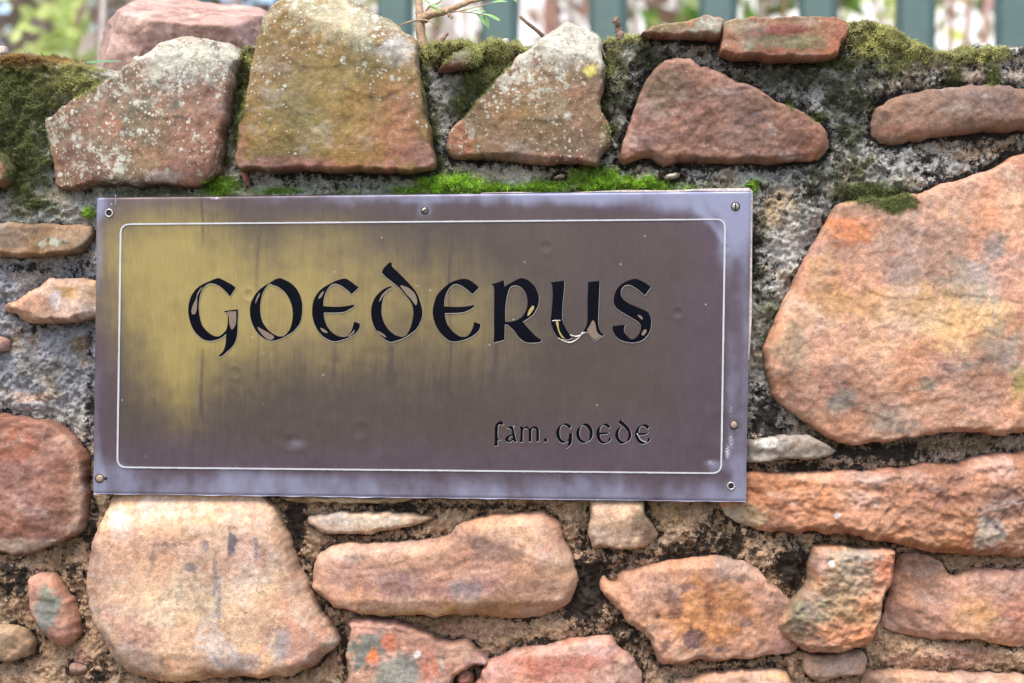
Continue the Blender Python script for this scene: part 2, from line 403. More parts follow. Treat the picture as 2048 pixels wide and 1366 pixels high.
YB = 0.010                                  # mean mortar depth behind the wall's reference plane
OUTLINES = []                               # stone outlines at mortar level for the mortar sheet
NST = [0]
def stone(pts, P=0.006, e=0.012, cols=((190, 140, 105),), patches=(), rough=1.0, wave=1.0, lich=0.0, lich_grad=0.0, black=0.0, tilt=(0, 0), facets=(), mossy=False,
          solid=False, g=0.0011, rag=1.0, power=2.3, strata=0.0, yb=YB, moved=0.0, chips=5, flake=0.45, rnd=.2):
    NST[0] += 1; sd_ = NST[0] * 1.37
    P = P * 0.72 if P > 0 else P
    H = yb + P
    W = unproj(pts, yb - 0.6 * H)
    poly = chaikin(W[:, [0, 2]])
    poly = resample(poly, 0.0022 if g < 0.003 else 0.012)
    p3 = np.column_stack([poly, np.full(len(poly), sd_)])
    if rag:
        poly = poly + rag * np.stack([0.0036 * fbm(p3, 55, 3, seed=sd_) , 0.0036 * fbm(p3, 55, 3, seed=sd_ + 9)], 1) + rag * np.stack([0.0009 * fbm(p3, 230, 2, seed=sd_), 0.0009 * fbm(p3, 230, 2, seed=sd_ + 5)], 1)
    OUTLINES.append(poly)
    lo = poly.min(0) - 5 * g; hi = poly.max(0) + 5 * g
    nx, nz = int((hi[0] - lo[0]) / g) + 2, int((hi[1] - lo[1]) / g) + 2
    gx, gz = np.meshgrid(lo[0] + g * np.arange(nx), lo[1] + g * np.arange(nz), indexing='ij')
    G = np.stack([gx.ravel(), gz.ravel()], 1)
    s, cp = polysdf(G, poly)
    kept = s > -4.2 * g
    ii = -np.ones(len(G), np.int64); ii[kept] = np.arange(kept.sum())
    G, s, cp = G[kept], s[kept], cp[kept]; keep = np.ones(len(G), bool)
    inside = s >= 0
    XZ = np.where(inside[:, None], G, cp)
    c0 = poly.mean(0); ext = (poly.max(0) - poly.min(0)) / 2
    q = np.column_stack([XZ[:, 0], np.full(len(XZ), sd_ * 0.13), XZ[:, 1]])
    # profile from the outline to the face
    ee = 0.5 * e * np.clip(1 + 1.5 * fbm(q, 20, 3, .5, seed=sd_ + 2), .35, 2.2)
    t = np.clip(s / ee, 0, 1)
    prof = (1 - (1 - t) ** power) ** (1 / power)
    t2 = np.clip(s / (ee * 0.62), 0, 1); lip = np.clip(.66 + .9 * fbm(q, 60, 3, .6, seed=sd_ + 80), .25, .9)
    prof = rnd * prof + (1 - rnd) * np.where(s > 0, lip + (1 - lip) * t2, 0)
    face = np.full(len(XZ), H) + tilt[0] * (XZ[:, 0] - c0[0]) + tilt[1] * (XZ[:, 1] - c0[1])
    face += wave * 0.006 * fbm(q, 7, 2, seed=sd_)
    # broken facets: shallow planes that take off corners
    rs = np.random.default_rng(NST[0] * 5 + 1)
    R = ext.mean()
    # cleaved facets: the lower envelope of tilted planes around a flat dome, and thin flaked ledges
    K_ = 16; U = rs.uniform(-1, 1, (K_, 2)) * ext; cz = 0.5 * 0.007 * wave / R ** 2
    qx = XZ - c0 + 0.007 * np.stack([fbm(q, 40, 3, .55, seed=sd_ + 61), fbm(q, 40, 3, .55, seed=sd_ + 62)], 1)
    pl = [-cz * (u @ u) + (qx - u) @ (-2 * cz * u + rs.normal(size=2) * 0.045 * wave) + rs.normal() * 0.0006 for u in U]
    fz = np.min(pl, 0); face += fz - np.percentile(fz, 80)
    tr = fbm(q * np.array([1, 1, 1.5]), 7, 4, 0.42, seed=sd_ + 70) * 6
    fr = tr - np.floor(tr); face += (np.floor(tr) + sstep(.80, 1.0, fr) - tr) * 0.0016 * flake
    for _ in range(chips):
        a = rs.uniform(0, 2 * math.pi); dv = np.array([math.cos(a), math.sin(a)])
        rr = (np.abs(dv) * ext).sum() * rs.uniform(0.45, 0.85)
        tt = (XZ - c0) @ dv - rr + 0.009 * fbm(q, 26, 3, .5, seed=sd_ + a)
        face -= np.maximum(tt, 0) * rs.uniform(0.08, 0.5) * wave
    for (ax, ay, bx, by, sl) in facets:     # plane through the line a-b, falling away on its left side
        ab = unproj([(ax, ay), (bx, by)], yb - H)[:, [0, 2]]
        dv = ab[1] - ab[0]; dv /= np.linalg.norm(dv); nn = np.array([-dv[1], dv[0]])
        tt = (XZ - ab[0]) @ nn + 0.004 * fbm(q, 40, 3, seed=sd_ + ax)
        face -= np.maximum(tt, 0) * sl
    d = rough * (0.0018 * fbm(q, 38, 4, 0.5, seed=sd_ + 1) + 0.0014 * fbm(q, 150, 3, 0.6, seed=sd_ + 3) + 0.0009 * (fbm(q, 70, 3, 0.5, seed=sd_ + 4, ridged=True) - 0.3))
    if strata:
        ph = XZ[:, 1] * 420 + 4.5 * fbm(q, 14, 3, seed=sd_)
        d += strata * 0.0011 * np.sign(np.sin(ph)) * np.abs(np.sin(ph)) ** 0.5
    h = np.maximum(face, 0.002) * prof + d * np.clip(t * 1.6, 0, 1)
    Y = yb - h
    back = 0.055 if solid else 0.012
    Y = np.where(inside, Y, yb + back * np.clip(-s / g / 4.0, 0, 1) ** 1.2)
    V = np.column_stack([XZ[:, 0], Y + moved, XZ[:, 1]])
    V = clear_plaque(V)
    px = topx(V)
    # colour
    br = 0.79 if np.mean([p[1] for p in pts]) > 430 else 0.84
    cs = [alb(c) * br for c in cols]
    C = np.tile(cs[0], (len(V), 1))
    for i, c in enumerate(cs[1:]):
        w = sstep(-0.02, 0.30, fbm(q, 16 + 9 * i, 5, 0.6, seed=sd_ + 20 + i) + (0.02 - 0.05 * i))
        C = C * (1 - w[:, None] * 0.85) + c * w[:, None] * 0.85
    wn_ = fbm(q, 30, 4, 0.6, seed=sd_ + 31); wn2 = fbm(q, 90, 3, 0.6, seed=sd_ + 33); wn3 = fbm(q, 300, 2, 0.6, seed=sd_ + 35)
    for (x, y, rx, ry, c, st) in patches:
        dd = np.sqrt(((px[:, 0] - x) / rx) ** 2 + ((px[:, 1] - y) / ry) ** 2) + 1.0 * wn_ + 0.8 * wn2 + 0.5 * wn3
        w = st * sstep(1.2, 0.6, dd)
        pcx = np.clip(cs[0] + 1.25 * (alb(c) * br - cs[0]), .015, .55); C = C * (1 - w[:, None]) + pcx * w[:, None]
    C = C * np.clip(1 + 0.3 * fbm(q, 320, 2, 0.7, seed=sd_ + 48) + 0.36 * fbm(q, 120, 3, 0.65, seed=sd_ + 40) + 0.42 * fbm(q, 22, 5, 0.55, seed=sd_ + 41), .45, 1.5)[:, None]
    st_ = sstep(.12, .34, fbm(q, 15, 5, .62, seed=sd_ + 45))[:, None] * .5; C = C * (1 - st_) + C * np.array([.62, .60, .60]) * st_
    dl_ = sstep(.14, .3, fbm(q * np.array([1, 1, 2.2]), 24, 5, .65, seed=sd_ + 46))[:, None] * .45; C = C * (1 - dl_) + (C * .6 + alb((190, 180, 165)) * .45) * dl_
    hue = fbm(q, 20, 4, 0.6, seed=sd_ + 43)[:, None] * np.array([.2, -.04, -.4]); C = np.clip(C * (1 + hue), 0.01, .9)
    zz = (XZ[:, 1] - c0[1]) / (ext[1] + 1e-6)
    Lm = lich + lich_grad * zz + (0.85 * fbm(q, 18, 4, seed=sd_ + 50) if lich > 0 else 0)
    Lm = np.clip(Lm, 0, 1.6) * (1.0 if lich > 0 else 0.0)
    ms, mc = moss_at(px)
    ms = ms * (sstep(0.010, 0.0, s) * 0.9 if not mossy else sstep(0.035, 0.008, s) if mossy == 1 else 1.0)
    bl = black * 0.5 + 0.22 * sstep(0.003, 0.0, s) + 0.4 * sstep(0.0, -0.0015, s)
    Mk = np.column_stack([Lm, ms, bl])
    idx = np.arange(nx * nz).reshape(nx, nz)
    F = np.stack([idx[:-1, :-1], idx[1:, :-1], idx[1:, 1:], idx[:-1, 1:]], -1).reshape(-1, 4)
    F = ii[F]; F = F[(F >= 0).all(1)]
    V, C, Mk, q_, s_, ms_, mc_ = V[keep], C[keep], Mk[keep], q[keep], s[keep], ms[keep], mc[keep]
    sel = ms_ > 0.42
    if sel.any() and g < 0.003:
        pr = sel & (s_ > -0.5 * g)
        MOSSPTS.append((V[pr], np.tile([0, -1, 0.25], (pr.sum(), 1)), ms_[pr], mc_[pr], g * g))
    if solid:
        n = len(V); Vb = V.copy(); Vb[:, 1] = yb + 0.055 + moved + 0.02 * prof[keep]
        V = np.vstack([V, Vb]); F = np.vstack([F, F[:, ::-1] + n]); C = np.vstack([C, C]); Mk = np.vstack([Mk, Mk])
    return mesh_np('stone', V, F, M_STONE, wall, attrs={'Col': C, 'Mask': Mk})

OLV, BRN = (140, 118, 76), (150, 112, 86)
# upper course
stone([(80, 232), (100, 230), (118, 212), (200, 167), (240, 142), (300, 97), (335, 72), (400, 70), (460, 78), (482, 95), (478, 120), (465, 170), (455, 230), (445, 290), (440, 330), (425, 360), (395, 376), (340, 366), (290, 372), (230, 366), (150, 375), (110, 376), (100, 365), (92, 300), (80, 265)],
      P=.014, e=.009, cols=((148, 108, 84), (128, 112, 84), (160, 110, 80)), patches=[(300, 240, 60, 70, (120, 98, 72), .7), (250, 200, 90, 60, (125, 118, 98), .6), (390, 120, 90, 40, (140, 132, 112), .8), (380, 345, 60, 22, (178, 128, 104), .7), (160, 330, 80, 40, (148, 100, 76), .6), (320, 350, 40, 14, (200, 185, 170), .6)],
      lich=.88, lich_grad=.28, facets=[(330, 175, 285, 300, -.12), (300, 112, 480, 118, .7)], solid=True, rough=.7, wave=.8)
stone([(540, 14), (513, 62), (506, 113), (492, 179), (480, 234), (471, 310), (473, 334), (482, 340), (560, 341), (619, 341), (700, 344), (783, 341), (800, 345), (835, 342), (871, 334), (866, 293), (855, 234), (845, 172), (837, 120), (831, 90), (828, 69), (797, 48), (766, 27), (732, 7), (714, -5), (660, -14), (600, -12), (560, -4)],
      P=.018, e=.007, cols=((142, 116, 62), (150, 118, 66), (132, 110, 58)), patches=[(790, 250, 70, 80, (158, 112, 76), .8), (560, 150, 70, 60, (150, 120, 78), .6), (600, 330, 160, 16, (168, 116, 90), .85), (480, 300, 12, 60, (165, 118, 88), .7), (700, 40, 130, 55, (176, 164, 124), .85), (800, 95, 45, 30, (170, 165, 150), .8), (640, 20, 50, 20, (150, 144, 100), .6), (690, 62, 25, 14, (178, 168, 118), .5), (650, 200, 120, 110, (136, 118, 60), .6), (830, 310, 50, 30, (165, 118, 95), .7)],
      lich=.42, lich_grad=.5, facets=[(575, 18, 850, 128, .9)], solid=True, rough=.5, wave=.6, chips=2)
stone([(892, 275), (897, 258), (917, 237), (955, 203), (990, 165), (1024, 127), (1055, 93), (1093, 69), (1124, 43), (1138, 39), (1162, 48), (1196, 62), (1206, 76), (1203, 110), (1213, 131), (1212, 162), (1205, 190), (1202, 213), (1213, 237), (1221, 265), (1220, 286), (1206, 310), (1200, 332), (1175, 332), (1138, 323), (1103, 330), (1065, 325), (1007, 320), (904, 315), (893, 303)],
      P=.014, e=.009, cols=((140, 112, 80), (128, 108, 74), (150, 112, 84)), patches=[(1090, 240, 70, 60, (122, 104, 68), .6), (920, 285, 35, 40, (158, 106, 76), .8), (1140, 90, 70, 50, (166, 156, 136), .8), (1180, 140, 14, 14, (205, 190, 80), .85), (1100, 318, 90, 14, (160, 110, 86), .7)],
      lich=.8, lich_grad=.3, facets=[(1060, 88, 1215, 120, .5)], solid=True, rough=.6, wave=.7, chips=3)
stone([(1241, 323), (1244, 282), (1265, 234), (1272, 206), (1299, 148), (1320, 127), (1348, 117), (1375, 117), (1400, 127), (1441, 138), (1465, 162), (1503, 175), (1541, 196), (1582, 210), (1620, 224), (1640, 248), (1658, 265), (1663, 289), (1651, 306), (1634, 320), (1554, 322), (1486, 325), (1434, 325), (1382, 320), (1351, 323), (1327, 334), (1317, 327), (1296, 313), (1265, 322)],
      P=.012, e=.014, cols=((150, 108, 86), (164, 122, 96), (140, 96, 78)), patches=[(1330, 170, 50, 40, (128, 106, 82), .7), (1500, 210, 60, 40, (134, 100, 76), .5), (1300, 310, 80, 20, (165, 115, 85), .6)], rough=1.0, flake=.2, wave=.9, lich=.06, tilt=(0, .1), g=.001)
# slabs and small brick on the top
stone([(1279, 72), (1293, 62), (1317, 48), (1348, 41), (1382, 40), (1417, 30), (1448, 36), (1447, 55), (1442, 74), (1396, 75), (1348, 74)], P=.014, e=.006, cols=((158, 108, 80), (150, 140, 116)), patches=[(1425, 50, 40, 28, (165, 162, 142), .8), (1330, 50, 60, 12, (150, 138, 100), .7)], lich=.3, solid=True, rough=.5, strata=.25, wave=.2, chips=0, rnd=0, flake=.1)
stone([(1443, 38), (1560, 34), (1671, 36), (1696, 43), (1700, 56), (1696, 76), (1682, 89), (1676, 119), (1589, 119), (1486, 115), (1441, 110), (1438, 100), (1443, 76)],
      P=.022, e=.004, cols=((168, 112, 82), (150, 120, 84), (176, 102, 72)), patches=[(1570, 85, 110, 16, (134, 124, 88), .75), (1560, 58, 70, 10, (160, 90, 74), .7), (1480, 50, 50, 18, (156, 146, 116), .6)], lich=.33, solid=True, rough=.45, flake=.1, wave=.2, strata=.25, chips=0, rnd=0)
stone([(870, 136), (882, 126), (900, 112), (940, 96), (966, 86), (966, 105), (963, 125), (955, 133), (920, 134), (880, 139)], P=.014, e=.005, cols=((150, 100, 76), (128, 110, 80)), patches=[(930, 100, 40, 16, (118, 112, 76), .8)], lich=.1, mossy=1, rough=.6)
stone([(1744, 250), (1751, 224), (1771, 203), (1813, 186), (1864, 175), (1933, 169), (1995, 165), (2048, 171), (2120, 178), (2120, 258), (2048, 260), (1967, 263), (1899, 270), (1830, 280), (1795, 286), (1761, 281), (1744, 270)],
      P=.008, e=.020, cols=((140, 108, 86), (158, 118, 94), (126, 100, 84)), patches=[(1990, 200, 40, 30, (118, 98, 88), .6), (1820, 255, 60, 20, (165, 120, 96), .6)], rough=.8, wave=.8, rnd=.7)
# right side
PCH, PNK, ORG, GRY = (214, 164, 122), (212, 150, 120), (214, 132, 76), (160, 142, 124)
stone([(1529, 707), (1531, 743), (1549, 795), (1584, 826), (1624, 852), (1668, 885), (1694, 892), (1729, 890), (1799, 881), (1856, 872), (1914, 863), (2010, 872), (2048, 866), (2130, 860), (2130, 285), (2048, 308), (2022, 320), (1967, 344), (1899, 361), (1847, 382), (1778, 394), (1727, 397), (1678, 401), (1665, 420), (1647, 454), (1641, 475), (1610, 519), (1580, 584), (1553, 637), (1536, 681)],
      P=.020, e=.011, cols=((206, 152, 116), (214, 168, 128), (196, 140, 108)), patches=[(1850, 520, 130, 110, (176, 140, 116), .75), (1690, 460, 50, 45, (222, 136, 78), .85), (1650, 580, 40, 90, (212, 158, 104), .7), (1590, 690, 40, 60, (176, 148, 116), .7), (1930, 640, 90, 70, (222, 180, 120), .7), (1940, 560, 60, 50, (168, 148, 128), .7), (1990, 700, 50, 60, (166, 148, 130), .7), (1680, 800, 26, 26, (158, 138, 116), .8), (1790, 840, 50, 30, (166, 146, 124), .7), (1855, 770, 20, 18, (152, 138, 112), .8), (2000, 450, 40, 90, (224, 160, 120), .7), (1780, 600, 110, 36, (206, 156, 100), .6), (1900, 820, 120, 40, (222, 168, 130), .6), (1620, 430, 10, 60, (150, 134, 118), .6), (2040, 770, 22, 40, (180, 152, 80), .8), (1700, 420, 60, 20, (170, 140, 116), .6), (1985, 490, 26, 30, (150, 142, 128), .6), (1900, 735, 26, 12, (152, 112, 96), .6), (2030, 400, 30, 60, (214, 172, 132), .6)],
      rough=.75, wave=1.1, mossy=1, facets=[(1552, 712, 1690, 400, .35), (1720, 872, 1552, 740, .3)], chips=2, tilt=(.02, 0))
stone([(1480, 884), (1558, 872), (1615, 869), (1650, 886), (1685, 911), (1580, 921), (1480, 929)], P=.010, e=.004, cols=((168, 156, 140), (140, 128, 112), (190, 180, 168)), patches=[(1535, 884, 24, 10, (225, 220, 205), .9)], black=.25, rough=.8, strata=.5)
stone([(1425, 985), (1448, 1027), (1478, 1049), (1515, 1062), (1570, 1071), (1626, 1067), (1681, 1071), (1737, 1077), (1774, 1088), (1811, 1095), (1867, 1106), (1941, 1114), (2048, 1116), (2130, 1118), (2130, 905), (2044, 906), (2007, 906), (1941, 921), (1885, 929), (1811, 932), (1737, 941), (1663, 943), (1570, 947), (1496, 945), (1440, 950)],
      P=.020, e=.020, cols=((186, 128, 88), (200, 142, 100), (168, 112, 78)), patches=[(1890, 960, 60, 70, (140, 100, 82), .6), (1480, 1030, 60, 24, (186, 168, 128), .7), (1980, 930, 50, 26, (212, 158, 126), .7), (1675, 1031, 9, 6, (225, 225, 230), .9), (1980, 1065, 30, 40, (190, 174, 150), .7), (1700, 955, 200, 14, (198, 148, 116), .6), (2000, 1020, 40, 30, (120, 84, 70), .5), (1560, 1000, 60, 30, (180, 118, 78), .6)],
      rough=2.0, wave=1.4, strata=.4, tilt=(.03, -.08), g=.001)
# below the plaque
stone([(222, 975), (206, 1019), (189, 1058), (168, 1126), (168, 1174), (177, 1227), (195, 1272), (215, 1323), (239, 1342), (293, 1366), (350, 1374), (403, 1362), (447, 1358), (520, 1360), (581, 1357), (625, 1337), (677, 1290), (667, 1263), (640, 1227), (596, 1147), (566, 1058), (551, 1025), (530, 999), (518, 975)],
      P=.026, e=.030, cols=((218, 174, 132), (226, 190, 150), (208, 158, 120)), patches=[(330, 1010, 90, 30, (220, 196, 172), .7), (240, 1040, 22, 34, (228, 214, 196), .7), (300, 1100, 110, 60, (216, 166, 126), .7), (500, 1110, 60, 40, (206, 158, 124), .7), (590, 1280, 60, 60, (214, 150, 110), .8), (270, 1250, 50, 50, (198, 148, 124), .6), (560, 1290, 24, 40, (172, 158, 146), .7), (390, 1210, 110, 60, (228, 192, 146), .7), (430, 1290, 40, 50, (222, 204, 190), .7), (260, 1330, 80, 28, (188, 160, 132), .6), (465, 1330, 60, 20, (186, 168, 160), .7), (190, 1120, 12, 60, (180, 142, 116), .5), (420, 1345, 60, 10, (206, 160, 110), .6),
               (462, 1085, 9, 30, (120, 108, 104), .75), (412, 1092, 6, 14, (132, 120, 116), .6), (430, 1140, 5, 60, (142, 126, 120), .6), (340, 1090, 40, 6, (140, 116, 100), .55), (305, 1120, 10, 16, (134, 112, 98), .6), (438, 1210, 5, 70, (146, 134, 130), .55), (512, 1100, 5, 30, (140, 122, 114), .6), (382, 1135, 10, 9, (130, 118, 118), .6)],
      rough=.4, wave=.9, flake=.25, rnd=.75, black=.0, tilt=(0, -.05), facets=[(640, 1330, 250, 1300, .3)], chips=4)
stone([(545, 990), (700, 990), (860, 990), (850, 1001), (800, 1007), (700, 1008), (600, 1008), (565, 1001)], P=.002, e=.006, cols=((206, 178, 130), (186, 156, 112)), rough=.6)
stone([(608, 1034), (655, 1027), (731, 1025), (817, 1030), (877, 1036), (834, 1051), (783, 1063), (714, 1069), (665, 1070), (640, 1064), (614, 1052)], P=.006, e=.010, cols=((208, 176, 142), (196, 164, 130)), patches=[(740, 1042, 90, 14, (214, 196, 172), .8)], rough=.5, wave=.5)
stone([(622, 1150), (631, 1117), (655, 1097), (700, 1088), (783, 1086), (851, 1078), (902, 1071), (912, 1050), (953, 1040), (1005, 1028), (1083, 1025), (1119, 1040), (1126, 1080), (1145, 1114), (1158, 1151), (1152, 1182), (1138, 1213), (1100, 1233), (1056, 1244), (988, 1240), (919, 1233), (851, 1235), (765, 1237), (714, 1230), (670, 1218), (640, 1196), (618, 1177)],
      P=.022, e=.022, cols=((204, 154, 120), (196, 144, 114), (210, 166, 130)), patches=[(740, 1150, 90, 26, (180, 134, 112), .7), (860, 1175, 120, 20, (186, 132, 114), .6), (980, 1090, 60, 34, (160, 124, 104), .7), (1040, 1060, 70, 24, (206, 166, 130), .6), (1010, 1215, 110, 18, (200, 152, 98), .6), (800, 1228, 130, 10, (212, 168, 112), .7), (930, 1180, 30, 18, (166, 146, 134), .6), (1110, 1160, 40, 60, (206, 158, 120), .7), (760, 1105, 110, 14, (214, 168, 132), .7)],
      rough=.4, flake=.3, rnd=.7, wave=1.0, facets=[(1130, 1095, 1060, 1140, .25), (1110, 1205, 720, 1205, .4)], strata=.15, chips=4)
stone([(1177, 990), (1175, 1035), (1182, 1073), (1186, 1098), (1213, 1097), (1254, 1103), (1295, 1093), (1322, 1078), (1310, 1052), (1290, 1030), (1285, 990)], P=.010, e=.012, cols=((206, 164, 122), (192, 156, 110)), patches=[(1290, 1040, 26, 30, (120, 96, 66), .6), (1230, 1075, 40, 18, (216, 180, 146), .6)], rough=.9, black=.12)
stone([(1198, 1175), (1208, 1158), (1222, 1170), (1238, 1166), (1236, 1148), (1268, 1138), (1348, 1123), (1404, 1117), (1459, 1119), (1507, 1136), (1544, 1167), (1578, 1201), (1600, 1230), (1612, 1306), (1533, 1316), (1441, 1323), (1367, 1327), (1322, 1331), (1309, 1302), (1302, 1281), (1261, 1247), (1227, 1213)],
      P=.018, e=.016, cols=((206, 150, 112), (214, 158, 120), (196, 138, 100)), patches=[(1400, 1220, 110, 70, (212, 142, 78), .85), (1470, 1140, 60, 26, (190, 156, 130), .7), (1330, 1180, 30, 50, (200, 150, 118), .5), (1345, 1200, 18, 40, (140, 98, 80), .65), (1385, 1280, 22, 22, (110, 82, 78), .75), (1370, 1175, 26, 10, (120, 92, 90), .6), (1490, 1245, 16, 10, (130, 110, 106), .6), (1330, 1290, 12, 14, (120, 86, 76), .7), (1420, 1190, 12, 40, (170, 104, 66), .6), (1570, 1290, 40, 26, (206, 146, 116), .7), (1440, 1300, 10, 8, (110, 90, 84), .7), (1315, 1235, 9, 8, (115, 88, 80), .7)],
      rough=.9, wave=1.1, tilt=(.02, .03))
stone([(1555, 1255), (1585, 1208), (1622, 1171), (1624, 1127), (1629, 1101), (1652, 1095), (1718, 1097), (1798, 1099), (1792, 1127), (1781, 1175), (1767, 1212), (1759, 1245), (1752, 1271), (1718, 1301), (1663, 1310), (1615, 1306), (1578, 1286), (1559, 1267)],
      P=.030, e=.010, cols=((196, 138, 98), (172, 144, 104), (206, 138, 92)), patches=[(1610, 1245, 44, 40, (150, 134, 100), .7), (1690, 1180, 50, 60, (166, 146, 110), .6), (1780, 1140, 22, 60, (214, 130, 90), .7), (1700, 1275, 80, 26, (214, 142, 92), .7), (1700, 1110, 70, 12, (184, 160, 130), .7), (1640, 1130, 14, 26, (204, 154, 126), .7), (1664, 1128, 5, 6, (230, 228, 215), .9)],
      rough=2.6, wave=1.3, tilt=(.05, .05), g=.001)
stone([(1765, 1255), (1772, 1215), (1790, 1150), (1803, 1108), (1850, 1106), (1885, 1122), (1900, 1150), (1960, 1141), (2048, 1139), (2130, 1138), (2130, 1306), (2048, 1300), (1996, 1290), (1941, 1277), (1874, 1282), (1792, 1272)],
      P=.010, e=.016, cols=((200, 148, 118), (190, 138, 108), (206, 156, 124)), patches=[(1840, 1150, 50, 50, (150, 108, 80), .7), (1950, 1230, 44, 40, (196, 148, 96), .6), (1990, 1170, 70, 26, (204, 158, 132), .6), (2040, 1230, 30, 40, (206, 140, 116), .6), (1820, 1230, 50, 30, (182, 134, 108), .6)],
      rough=1.1, wave=2.0, tilt=(.03, 0), facets=[(1890, 1265, 1915, 1120, .15)])
stone([(1608, 1310), (1640, 1313), (1700, 1306), (1728, 1300), (1738, 1330), (1725, 1350), (1680, 1357), (1625, 1364), (1608, 1342)], P=.008, e=.012, cols=((196, 156, 122), (186, 146, 112)), rough=.5)
stone([(1724, 1372), (1730, 1351), (1748, 1343), (1850, 1346), (2048, 1353), (2130, 1354), (2130, 1470), (1724, 1470)], P=.016, e=.008, cols=((214, 166, 130), (200, 140, 104)), rough=.7)
stone([(1342, 1368), (1400, 1353), (1470, 1345), (1560, 1341), (1585, 1353), (1592, 1470), (1340, 1470)], P=.016, e=.010, cols=((206, 158, 124), (196, 142, 104)), patches=[(1550, 1352, 30, 10, (206, 160, 90), .7)], rough=.7)
stone([(945, 1372), (960, 1343), (977, 1322), (1022, 1305), (1090, 1293), (1158, 1276), (1227, 1274), (1238, 1296), (1262, 1306), (1280, 1345), (1290, 1400), (1280, 1480), (945, 1480)],
      P=.020, e=.014, cols=((206, 144, 118), (214, 162, 132), (190, 124, 98)), patches=[(1130, 1330, 90, 26, (186, 112, 88), .6), (1250, 1340, 30, 40, (210, 162, 128), .8), (1090, 1300, 90, 12, (216, 170, 146), .7), (1000, 1350, 40, 20, (206, 150, 126), .6)], rough=.9, wave=1.0, tilt=(0, -.1))
stone([(694, 1252), (700, 1238), (783, 1242), (834, 1257), (878, 1285), (912, 1288), (940, 1285), (953, 1305), (977, 1319), (974, 1331), (947, 1330), (918, 1345), (902, 1366), (890, 1480), (693, 1480)],
      P=.014, e=.008, cols=((198, 146, 120), (206, 160, 130)), patches=[(730, 1300, 40, 30, (128, 124, 112), .85), (800, 1345, 50, 36, (150, 146, 130), .8), (782, 1285, 16, 16, (206, 120, 80), .8), (745, 1312, 14, 18, (222, 128, 66), .85), (862, 1330, 22, 40, (214, 132, 100), .8), (834, 1308, 7, 7, (232, 230, 232), .9), (900, 1310, 50, 20, (200, 158, 130), .7), (885, 1330, 8, 20, (196, 180, 160), .7)], rough=.8, wave=.6)
# left side
stone([(-80, 826), (0, 828), (57, 835), (106, 845), (134, 867), (163, 902), (171, 966), (167, 1051), (156, 1075), (92, 1097), (28, 1113), (0, 1108), (-80, 1100)], P=.014, e=.006, cols=((150, 100, 78), (166, 116, 92), (136, 90, 72)), patches=[(150, 1000, 18, 90, (188, 148, 118), .7), (60, 1090, 100, 16, (176, 150, 122), .7), (40, 980, 60, 60, (168, 122, 106), .5), (130, 880, 26, 26, (186, 140, 112), .7), (40, 890, 50, 30, (158, 92, 66), .6)], rough=1.0, wave=.7)
stone([(50, 1192), (53, 1160), (78, 1143), (106, 1150), (134, 1185), (154, 1235), (152, 1277), (131, 1302), (99, 1291), (71, 1256)], P=.014, e=.014, cols=((196, 142, 112), (186, 130, 100)), patches=[(95, 1215, 24, 50, (150, 142, 122), .9), (88, 1180, 14, 14, (152, 142, 122), .8)], rough=.7, rnd=.7)
stone([(-80, 1255), (0, 1252), (50, 1262), (69, 1285), (60, 1310), (30, 1326), (0, 1322), (-80, 1320)], P=.008, e=.012, cols=((176, 146, 110), (160, 128, 96)), rough=.8, black=.1)
stone([(-80, 446), (0, 446), (85, 444), (170, 446), (183, 460), (170, 488), (149, 506), (71, 512), (0, 515), (-80, 516)], P=.014, e=.009, cols=((158, 130, 96), (172, 156, 128), (142, 112, 76)), patches=[(110, 482, 26, 17, (188, 200, 178), .95), (20, 505, 60, 8, (176, 130, 76), .7), (85, 458, 40, 10, (120, 96, 66), .6)], lich=.2, rough=.7)
stone([(-4, 615), (14, 604), (42, 591), (78, 566), (113, 553), (152, 556), (187, 560), (205, 562), (205, 636), (185, 637), (134, 646), (64, 649), (42, 640), (28, 624), (0, 624)], P=.010, e=.016, cols=((212, 172, 138), (204, 156, 118)), patches=[(140, 585, 34, 12, (208, 158, 82), .7), (110, 600, 12, 16, (226, 208, 196), .7), (60, 605, 34, 18, (200, 150, 118), .6), (170, 600, 20, 30, (222, 190, 160), .6)], rough=.7, wave=1.4)
stone([(-60, 298), (0, 305), (18, 325), (24, 345), (15, 362), (0, 373), (-60, 372)], P=.012, e=.010, cols=((166, 110, 90), (150, 100, 80)), rough=.8)
stone([(-30, 670), (5, 675), (15, 690), (8, 706), (-30, 708)], P=.004, e=.006, cols=((196, 150, 124),), rough=.7)
# pieces of rubble that show in the mortar joints
for (x, y, rx, ry, c) in ((488, 352, 6, 20, (196, 130, 110)), (930, 1355, 20, 18, (176, 116, 90)), (150, 1338, 20, 14, (190, 140, 110)), (1120, 352, 14, 6, (190, 160, 130)), (1345, 352, 18, 8, (200, 184, 156))):
    an = np.linspace(0, 2 * math.pi, 11)[:-1]; rr = RNG.uniform(.75, 1.1, 10)
    stone(np.stack([x + rx * np.cos(an) * rr, y + ry * np.sin(an) * rr], 1), P=.002, e=.010, cols=(c, tuple(int(v * .85) for v in c)), rough=1.6, yb=.011, black=.3)
N_FRAME = len(OUTLINES)
